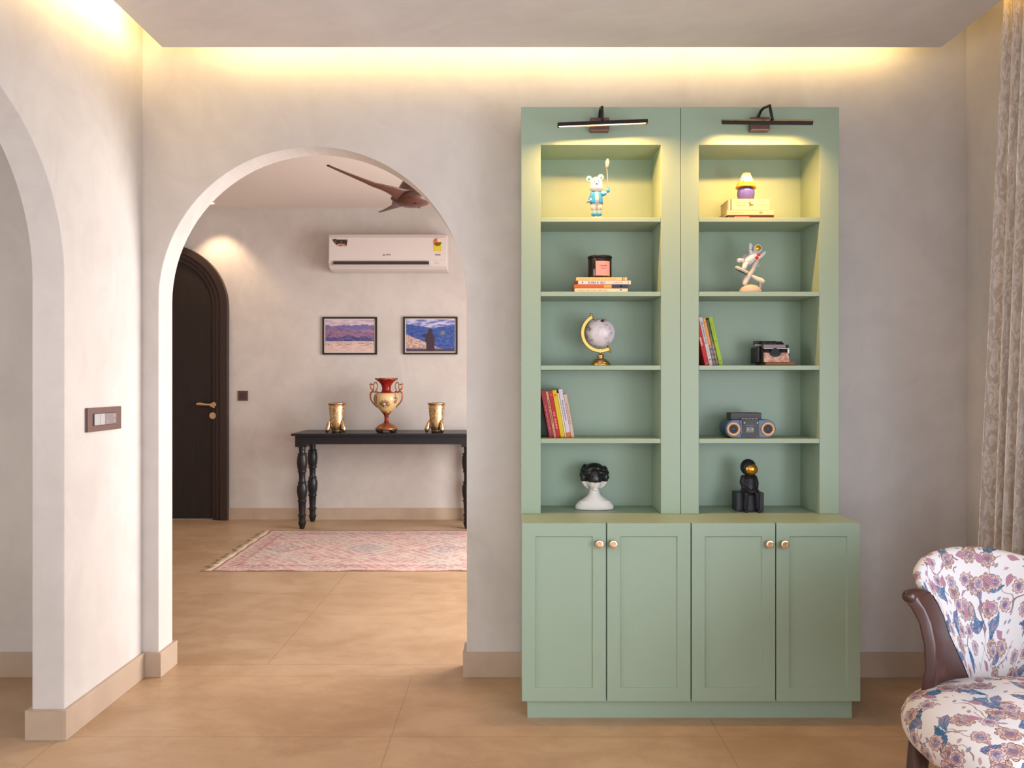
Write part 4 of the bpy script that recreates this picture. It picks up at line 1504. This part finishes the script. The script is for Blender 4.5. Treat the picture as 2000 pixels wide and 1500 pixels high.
for xx_ in (965, 1100):
    b = MB(); b.cyl((x(xx_), 3.2402, zz(665)), (x(xx_), 3.2416, zz(665)), 26 * k, seg=16); b.build('cassette_reel', flat('pale_reel', (.38, .36, .33), .4), cs_)
b = MB(); b.box(x(890), x(1170), 3.2420, 3.2440, zz(545), zz(530)); b.build('tuning_strip', flat('strip_grey', (.16, .14, .16), .4), cpn)
for xx_ in (860, 1268):
    b = MB(); b.cyl((x(xx_), 3.2415, zz(455)), (x(xx_), 3.2440, zz(455)), 24 * k, seg=14); b.build('dial', flat('cream_dial', (.5, .46, .38), .4), cpn)
for sgn, xx_ in ((-1, 525), (1, 1600)):
    ctr = Vector((x(xx_), 3.2455, zz(655)))
    Mx = T(*ctr) @ R('X', 90)
    b = MB(); b.lathe([(212 * k, -.003), (214 * k, .002), (205 * k, .0045), (165 * k, .0045), (142 * k, .002), (140 * k, -.002)], Mx, 40, caps=False); sp_ = b.build('speaker_ring', flat('tan_ring', (.56, .36, .21), .4), t)
    b = MB(); b.lathe([(141 * k, .001), (75 * k, -.0005), (60 * k, -.0005)], Mx, 36); b.build('speaker_cone', flat('brown_cone', (.045, .018, .008), .5), sp_)
    b = MB(); b.lathe([(72 * k, -.0004), (62 * k, .002), (30 * k, .003), (0, .0032)], Mx, 28); b.build('speaker_cap', flat('navy_cap', (.025, .045, .085), .35), sp_)
for xx_, a_ in ((795, 6), (1320, -6)):
    b = MB(); b.prism([(x(xx_ - 40 + a_), zz(830)), (x(xx_ + 5), zz(830)), (x(xx_ - 5 - a_ * 3), zz(390)), (x(xx_ - 55 - a_ * 3), zz(390))], 'Y', 3.2440, 3.2478); b.build('side_trim', flat('steel_blue_trim', (.08, .13, .26), .35), t)
for xx_ in (845, 1245):
    b = MB(); b.box(x(xx_ - 38), x(xx_ + 38), 3.2440, 3.2478, zz(910), zz(870)); b.build('corner_trim', flat('corner_trim', (.34, .25, .23), .4), t)

# ---------------------------------------------------------------- bust
D0 = 3.295
C = conv(1040, 720, 5.174, D0)
k = D0 / F / 5.174
ZB = .7545
t = thing('bust_sculpture', 'white ceramic bust of a woman with her hair and eyes dipped in black', 'bust', (C(635, 0).x, 3.33, ZB))
bx = C(635, 0).x
zz = lambda y: ZB + .0004 + (1432 - y) * k * 1.0
BY = 3.335
rows = []
for y_, rx, ry, dy in ((1432, 192, .034, 0), (1418, 198, .036, 0), (1395, 196, .036, 0), (1370, 180, .035, 0), (1345, 150, .033, .001), (1322, 112, .030, .002), (1300, 80, .026, .003), (1278, 60, .022, .004), (1250, 50, .0190, .005), (1215, 43, .0165, .005), (1180, 42, .0165, .004)):
    rows.append([Vector((bx + rx * k * math.copysign(abs(math.cos(a)) ** .9, math.cos(a)), BY + dy + ry * math.sin(a), zz(y_))) for a in [2 * PI * j / 40 for j in range(40)]])
b = MB(); b.grid(rows, True, True, True, True)
b.tube([(bx, BY - .028, zz(1350)), (bx - .038, BY - .027, zz(1338)), (bx - .07, BY - .018, zz(1352))], [.003, .003, .002], 8)
b.tube([(bx, BY - .028, zz(1350)), (bx + .038, BY - .027, zz(1338)), (bx + .07, BY - .018, zz(1352))], [.003, .003, .002], 8)
b.build('shoulders', M_BUSTWHITE, t, remesh=.0022, smooth_it=5)
# face with features; everything above the dip line is black
zdip = zz(1146)
g = G('dipped_glaze', rough=.3)
x_, y_, z_ = g.xyz(g.co())
nz = g.noise(g.vec(x_ * 30, y_ * 30), 1.0, 2)
g.col(g.mix(z_ + nz * .003 > (zdip - ZB + .0015), (.72, .68, .64), (.010, .010, .011)))
M_DIP = g.mat
b = MB()
hc = Vector((bx, BY - .017, zz(1120)))
rows = []
for i in range(25):
    ph = -PI / 2 + PI * i / 24
    row = []
    for j in range(36):
        a = 2 * PI * j / 36
        cz = math.sin(ph)
        w = math.cos(ph)
        taper = 1.0 - .22 * max(0, -cz) ** 1.6
        row.append(hc + Vector((.0300 * w ** .8 * taper * math.cos(a), .033 * w ** .75 * (1 - .06 * max(0, -cz)) * math.sin(a), .0480 * cz)))
    rows.append(row)
b.grid(rows, True, True, True, True)
fy = hc.y - .0315
b.tube([(bx, fy + .002, zz(1112)), (bx, fy - .0035, zz(1142)), (bx, fy - .0065, zz(1160))], [.0028, .0035, .0046], 10, round_caps=True)
b.ball((bx, fy + .0005, zz(1187)), (.0085, .0045, .0026)); b.ball((bx, fy + .001, zz(1196)), (.0070, .0042, .0028))
b.ball((bx, fy + .007, zz(1216)), (.0110, .0080, .0068))
for s in (-1, 1):
    b.ball((bx + s * .0115, fy + .0040, zz(1108)), (.0072, .0042, .0040))
    b.tube([(bx + s * .004, fy + .0015, zz(1090)), (bx + s * .012, fy + .001, zz(1082)), (bx + s * .020, fy + .006, zz(1088))], [.0018, .0022, .0015], 8, round_caps=True)
b.build('face', M_DIP, t, remesh=.0013, smooth_it=2)
# wavy bob of hair, dark above the same line
b = MB()
rnd = random.Random(5)
for i in range(64):
    s = 1 if i % 2 else -1
    f = rnd.random()
    a = math.radians(20 + 160 * rnd.random())
    ph = rnd.random() * .52
    zt = zz(1000 + 215 * ph)
    wx = (.034 + .020 * math.sin(PI * min(1, ph * .9 + .1))) * (1 - .38 * max(0, ph - .72) / .28)
    b.ball((bx + s * wx * math.cos(a * .5), BY + .004 + .030 * math.sin(a) - .012, zt), (.0125, .0125, .0115), None, 12, 8)
for i in range(34):
    a = 2 * PI * rnd.random()
    r_ = rnd.random() ** .5
    b.ball((bx + .036 * r_ * math.cos(a), BY + .002 + .030 * r_ * math.sin(a), zz(1040) + .020 * math.sqrt(max(0, 1 - r_ * r_))), (.014, .013, .012), None, 12, 8)
for i in range(9):
    a = math.radians(-70 + 140 * i / 8)
    b.ball((bx + .044 * math.sin(a), BY - .002 - .027 * math.cos(a), zz(1052) + .004 * math.cos(3 * a)), (.0105, .010, .0095), None, 12, 8)
b.ball((bx, BY + .002, zz(1030)), (.044, .034, .030)); b.ball((bx, BY + .010, zz(1110)), (.048, .028, .040)); b.ball((bx, BY + .002, zz(1078)), (.0525, .028, .030))
for s in (-1, 1):
    b.tube([(bx + s * .046, BY - .006, zz(1070)), (bx + s * .0475, BY - .005, zz(1110)), (bx + s * .044, BY - .002, zz(1150)), (bx + s * .036, BY + .002, zz(1185)), (bx + s * .027, BY + .006, zz(1210))], [.0115, .0120, .0110, .0090, .0060], 14, round_caps=True)
b.build('hair', M_DIP, t, remesh=.0018, smooth_it=4)

# ---------------------------------------------------------------- seated figure
D0 = 3.27
C = conv(1350, 720, 5.174, D0)
k = D0 / F / 5.174
ZB = .7545
sx_ = C(605, 0).x
zz = lambda y: ZB + .0004 + (1447 - y) * k
X = lambda v: sx_ + (v - 605) * k
t = thing('seated_figurine', 'black seated figurine with a gold face on a black block', 'figurine', (sx_, 3.29, ZB))
M_FB = flat('satin_black', (.014, .014, .018), .38)
b = MB(); b.box(X(462), X(742), 3.278, 3.345, ZB + .0004, zz(1258)); b.build('seat_block', flat('charcoal_block', (.030, .028, .036), .45), t, bevel=.003)
b = MB()
YF = 3.30
b.tube([(X(605), YF, zz(1240)), (X(605), YF, zz(1180)), (X(605), YF, zz(1120)), (X(605), YF, zz(1075))], [.030, .0285, .0290, .0115], 20, round_caps=True)
for s in (-1, 1):
    b.tube([(X(605 + s * 55), YF, zz(1112)), (X(605 + s * 70), YF - .003, zz(1160)), (X(605 + s * 62), YF - .014, zz(1205)), (X(605 + s * 22), YF - .032, zz(1236))], [.0125, .0115, .0100, .0075], 12, round_caps=True)
    b.tube([(X(605 + s * 45), YF + .002, zz(1245)), (X(605 + s * 52), YF - .025, zz(1250)), (X(605 + s * 56), YF - .040, zz(1268))], [.0170, .0155, .0120], 14, round_caps=True)
    b.tube([(X(605 + s * 56), YF - .040, zz(1270)), (X(605 + s * 58), YF - .039, zz(1340)), (X(605 + s * 62), YF - .036, zz(1410))], [.0115, .0098, .0092], 12, round_caps=True)
    b.tube([(X(605 + s * 62), YF - .034, zz(1428)), (X(605 + s * 66), YF - .056, zz(1433))], [.0082, .0068], 12, round_caps=True)
for s in (-1, 1):
    for q_ in range(4):
        b.tube([(X(605 + s * 20 - s * q_ * 3), YF - .034, zz(1232 + q_ * 5)), (X(605 - s * 12), YF - .040, zz(1240 + q_ * 5))], [.0024, .0020], 8, round_caps=True)
b.build('body', M_FB, t, remesh=.0016, smooth_it=4)
b = MB(); b.ball((X(598), YF, zz(1005)), (.0325, .031, .0345), None, 28, 18); hd = b.build('head', M_FB, t)
b = MB(); b.ball((X(614), YF - .0125, zz(1022)), (.0295, .0250, .0262), R('Y', 14), 26, 16); b.build('gold_face', flat('gold_face', (.62, .31, .05), .22, .9), hd)

# ---------------------------------------------------------------- curtain
g = G('beige_brocade', rough=.85, spec=.15)
u, v, _ = g.xyz(g.co('UV'))
w1 = g.noise(g.vec(u * 1.0, v * .30), 44, 3, .6, 2.0)
w2 = g.noise(g.vec(u, v * .5), 95, 2, .6)
c = g.mix(g.ss(w1, .485, .515), (.70, .65, .60), (.53, .47, .415))
c = g.mix(g.ss(w2, .5, .6) * .3, c, (.45, .385, .33))
g.col(c)
M_CURT = g.mat
b = MB()
rows, uvs = [], []
ny = 220
zs = [0.012 + (2.905 - .012) * i / 60 for i in range(61)]
for zv in zs:
    f = 1 - zv / 2.905
    r_, uu = [], []
    for j in range(ny + 1):
        s = j / ny
        y0 = 3.02 - .50 * s - .02 * (1 - f) * 0
        amp = .018 + .034 * f ** .8
        ph = 2 * PI * s * 8.2
        xc = 1.911 - .084 * f
        xv = xc - amp * math.cos(ph) - .010 * f * math.sin(ph * .37 + 2)
        yv = y0 + .014 * math.sin(ph * 1.0) * (.4 + f) + (.02 * f if s < .05 else 0)
        r_.append(Vector((xv, yv, zv)))
        uu.append((s * 1.5, zv))
    rows.append(r_); uvs.append(uu)
b.grid(rows, False, True, uvs=uvs)
cu = b.build('curtain', M_CURT, loc=(1.9, 2.8, 0))
md = cu.modifiers.new('s', 'SOLIDIFY'); md.thickness = .003
tag(cu, 'beige brocade curtain hanging in long folds at the right wall', 'curtain')

# ---------------------------------------------------------------- armchair
def floral():
    g = G('floral_cotton', rough=.8, spec=.2)
    u, v, _ = g.xyz(g.co('UV'))
    wob = g.noise(g.vec(u, v), 14, 2)
    u = u + (wob - .5) * .012
    v = v + (wob - .5) * -.010
    base = (.66, .635, .63)
    c = base
    ink = srgb(96, 72, 84)
    # winding stems
    for sc, off, colr, wd in ((5.5, 3.0, srgb(132, 110, 116), .0085), (7.5, 9.0, srgb(150, 120, 118), .008)):
        n = g.noise(g.vec(u + off, v - off), sc, 1.5, .4, .6)
        m = 1.0 - g.ss(g.abs(n - .5), wd * .5, wd)
        gate = g.noise(g.vec(u - off, v), 6, 1)
        c = g.mix(m * (gate > .47), c, colr)
    def cells(sc, off, rnd=.75):
        P = g.vec(u * sc + off, v * sc + off * .7)
        vn = g.vor(P, 1.0, rnd)
        pos = E(g, vn.outputs['Position'])
        px_, py_, _z = g.xyz(pos)
        X_, Y_, _z = g.xyz(P)
        dx, dy = X_ - px_, Y_ - py_
        r, gg, bb = g.xyz(E(g, vn.outputs['Color']))
        return dx, dy, r, gg, bb
    def rot(dx, dy, a):
        ca, sa = g.cos(a), g.sin(a)
        return dx * ca + dy * sa, dy * ca - dx * sa
    # small sprigs
    dx, dy, r, gg, bb = cells(30, 4.3, .9)
    x_, y_ = rot(dx, dy, r * 6.283)
    q = x_ / .30
    w = (1.0 - q * q) * .13
    leafm = (g.abs(y_) < w) * (gg > .45)
    c = g.mix(leafm * .85, c, g.mix(bb > .5, srgb(116, 122, 148), srgb(170, 132, 132)))
    # leaves
    for sc, off, lo, hi, A, B in ((9.4, 0.0, .0, .55, srgb(58, 108, 142), srgb(112, 118, 150)), (11.5, 31.0, .0, .42, srgb(84, 126, 156), srgb(140, 130, 154))):
        dx, dy, r, gg, bb = cells(sc, off)
        x_, y_ = rot(dx, dy, r * 6.283)
        y_ = y_ + x_ * x_ * .55
        q = x_ / .43
        w = (1.0 - q * q) * .155 * (1.0 + q * .35)
        edge = w - g.abs(y_) + g.sin(x_ * 60.0) * .010
        m = (edge > 0.0) * (gg < hi)
        vein = g.mx((g.abs(y_) < .010), (g.m('FRACT', (x_ + g.abs(y_) * .9) * 11.0) < .20))
        lc = g.mix(g.ss(q + (bb - .5), -.6, .8), A, B)
        lc = g.mix(g.ss(g.noise(g.vec(u, v), 45, 2), .52, .64) * .35, lc, base)
        lc = g.mix(vein * .75, lc, srgb(52, 66, 104))
        lc = g.mix((edge < .014) * .6, lc, srgb(60, 70, 110))
        c = g.mix(m, c, lc)
    # flowers
    for sc, off, thr, A, B in ((11.6, 17.0, .46, srgb(196, 164, 152), srgb(140, 100, 100)), (15.0, 55.0, .50, srgb(212, 180, 176), srgb(124, 100, 128))):
        dx, dy, r, gg, bb = cells(sc, off)
        rad = g.sqrt(dx * dx + dy * dy)
        ang = g.m('ARCTAN2', dy, dx)
        pet = .27 + g.abs(g.sin(ang * 4.0 + r * 6.0)) * .085
        m = (rad < pet) * (gg > thr)
        ringv = g.m('FRACT', rad * 9.0 + g.abs(g.sin(ang * 4.0 + r * 6.0)) * .6)
        fc = g.mix(g.ss(rad, .05, .3), B, A)
        fc = g.mix(g.ss(g.noise(g.vec(u, v), 60, 2), .5, .6) * .5, fc, base)
        fc = g.mix((ringv < .24) * .8, fc, ink)
        spot = g.m('FRACT', ang * 2.55) < .25
        fc = g.mix(spot * (rad < .14), fc, srgb(100, 120, 164))
        fc = g.mix((pet - rad < .026) * .85, fc, srgb(84, 52, 52))
        c = g.mix(m, c, fc)
    # tulip buds
    dx, dy, r, gg, bb = cells(12.5, 71.0)
    x_, y_ = rot(dx, dy, r * 6.283)
    q = x_ / .26
    w = (1.0 - q * q) * .15 * (1.0 - q * .5)
    m = (g.abs(y_) < w) * (gg < .30)
    bc = g.mix((g.m('FRACT', y_ * 14.0) < .25), srgb(178, 134, 150), srgb(110, 76, 88))
    c = g.mix(m, c, bc)
    g.col(c)
    g.bump(g.noise(g.vec(u, v), 900, 1), .15, .0005)
    return g.mat


M_FLORAL = floral()
g = G('polished_dark_wood', rough=.28, spec=.5)
x, y, z = g.xyz(g.co())
n_ = g.noise(g.vec(x * 8, y * 8, z * 1.2), 6, 4)
g.col(g.mix(n_, (.032, .012, .009), (.070, .026, .019)))
M_DKWOOD = g.mat
CHX = 1.44
t = thing('armchair', 'low armchair in white floral fabric with dark curved wooden sides', 'chair', (CHX, 2.05, 0))
# seat cushion
SCX, SCY, SA_, SB_ = 1.425, 2.015, .392, .300
prof = [(0.0, .472), (.25, .471), (.5, .466), (.7, .459), (.82, .450), (.91, .438), (.97, .420), (1.0, .396), (.995, .372), (.975, .352), (.94, .338), (.88, .330), (.6, .328), (.0, .328)]
rows, uvs = [], []
ns = 64
acc = 0
for i, (f, zv) in enumerate(prof):
    if i:
        acc += math.hypot((f - prof[i - 1][0]) * .35, zv - prof[i - 1][1])
    r_, uu = [], []
    for j in range(ns + 1):
        a = 2 * PI * j / ns
        ca, sa = math.cos(a), math.sin(a)
        e = 2.0 / 2.35
        px_, py_ = math.copysign(abs(ca) ** e, ca), math.copysign(abs(sa) ** e, sa)
        if j < ns:
            r_.append(Vector((SCX + SA_ * max(f, 1e-4) * px_, SCY + SB_ * max(f, 1e-4) * py_, zv - .010 * (1 - py_) * .5)))
        uu.append((acc * px_ * 1.1, acc * py_ * .86))
    rows.append(r_); uvs.append(uu)
b = MB(); b.grid(rows, True, True, True, True, uvs)
b.build('seat', M_FLORAL, t)
# wooden side boards (left, mirrored right)
zl = [.335, .40, .426, .498, .566, .625, .662, .690, .702]
xo = [1.105, 1.120, 1.127, 1.140, 1.138, 1.127, 1.108, 1.086, 1.084]
xi = [1.150, 1.160, 1.163, 1.170, 1.172, 1.163, 1.147, 1.126, 1.122]
xb = [1.360, 1.350, 1.340, 1.300, 1.262, 1.235, 1.214, 1.192, 1.186]
yb = [2.315, 2.312, 2.310, 2.290, 2.272, 2.255, 2.245, 2.232, 2.228]
yf = [2.185, 2.182, 2.180, 2.176, 2.178, 2.184, 2.186, 2.184, 2.186]
for side in (0, 1):
    mx_ = (lambda v: v) if side == 0 else (lambda v: 2 * CHX - v)
    rows = []
    for i in range(len(zl)):
        dx_, dy_ = xb[i] - xi[i], yb[i] - yf[i]
        L_ = math.hypot(dx_, dy_)
        nx_, ny_ = -dy_ / L_ * .036, dx_ / L_ * .036
        rows.append([Vector((mx_(p[0]), p[1], zl[i])) for p in ((xo[i], yf[i] + .004), (xi[i], yf[i]), (xb[i], yb[i]), (xb[i] + nx_, yb[i] + ny_))])
    b = MB(); b.grid(rows, True, True, True, True)
    b.tube([(mx_(1.107), 2.198, .696), (mx_(1.134), 2.216, .696), (mx_(1.166), 2.238, .692)], [.0185, .0185, .016], 22, round_caps=True)
    b.build('wooden_side', M_DKWOOD, t, bevel=.007, bseg=3)
# upholstered back
nz_, nt = 16, 44
rows_i, rows_o, uvi = [], [], []
def interp(zv, arr):
    if zv <= zl[0]: return arr[0]
    for i in range(len(zl) - 1):
        if zv <= zl[i + 1]:
            f = (zv - zl[i]) / (zl[i + 1] - zl[i])
            return arr[i] + (arr[i + 1] - arr[i]) * f
    return arr[-1]
prof_t = [i / nz_ for i in range(nz_ + 1)]
def shell(zfrac, th, off):
    st = math.sin(th)
    st = max(st, 0.0)
    ztop = .688 + .066 * st ** 1.5
    off = off * (.08 + .92 * st ** 1.4)
    zv = .36 + (ztop - .36) * zfrac
    zc_ = min(zv, .716)
    a_ = CHX - interp(zc_, xb)
    y0 = interp(zc_, yb)
    bb_ = 2.405 + .075 * (zv - .40) / .38 - y0
    return Vector((CHX + (a_ + off) * math.cos(th), y0 + (bb_ + off) * st, zv))
ths = [PI * (1 - j / nt) for j in range(nt + 1)]
rows, uvs = [], []
for i in range(nz_ + 1):
    rows.append([shell(prof_t[i], th, 0.0) for th in ths]); uvs.append([((1 - th / PI) * .95, rows[-1][j].z) for j, th in enumerate(ths)])
for (off, dz) in ((.010, .012), (.026, .018), (.042, .012), (.052, -.004)):
    r_ = []
    for th in ths:
        p = shell(1.0, th, off); p.z += dz * (.15 + .85 * max(0, math.sin(th))); r_.append(p)
    rows.append(r_); uvs.append([((1 - th / PI) * .95, r_[j].z + off) for j, th in enumerate(ths)])
for i in range(nz_ - 2, -1, -2):
    rows.append([shell(prof_t[i], th, .052) for th in ths]); uvs.append([((1 - th / PI) * .95, rows[-1][j].z + .3) for j, th in enumerate(ths)])
b = MB(); b.grid(rows, False, True, uvs=uvs)
b.build('backrest', M_FLORAL, t)
# legs
for x0, y0, x1, y1 in ((1.112, 2.14, 1.040, 2.105), (2 * CHX - 1.112, 2.14, 2 * CHX - 1.04, 2.105), (1.20, 1.80, 1.185, 1.76), (2 * CHX - 1.20, 1.80, 2 * CHX - 1.185, 1.76)):
    b = MB(); b.tube([(x0, y0, .355), ((x0 + x1) / 2 + .004, (y0 + y1) / 2, .17), (x1, y1, .001)], [.030, .023, .015], 16)
    b.build('leg', M_DKWOOD, t)
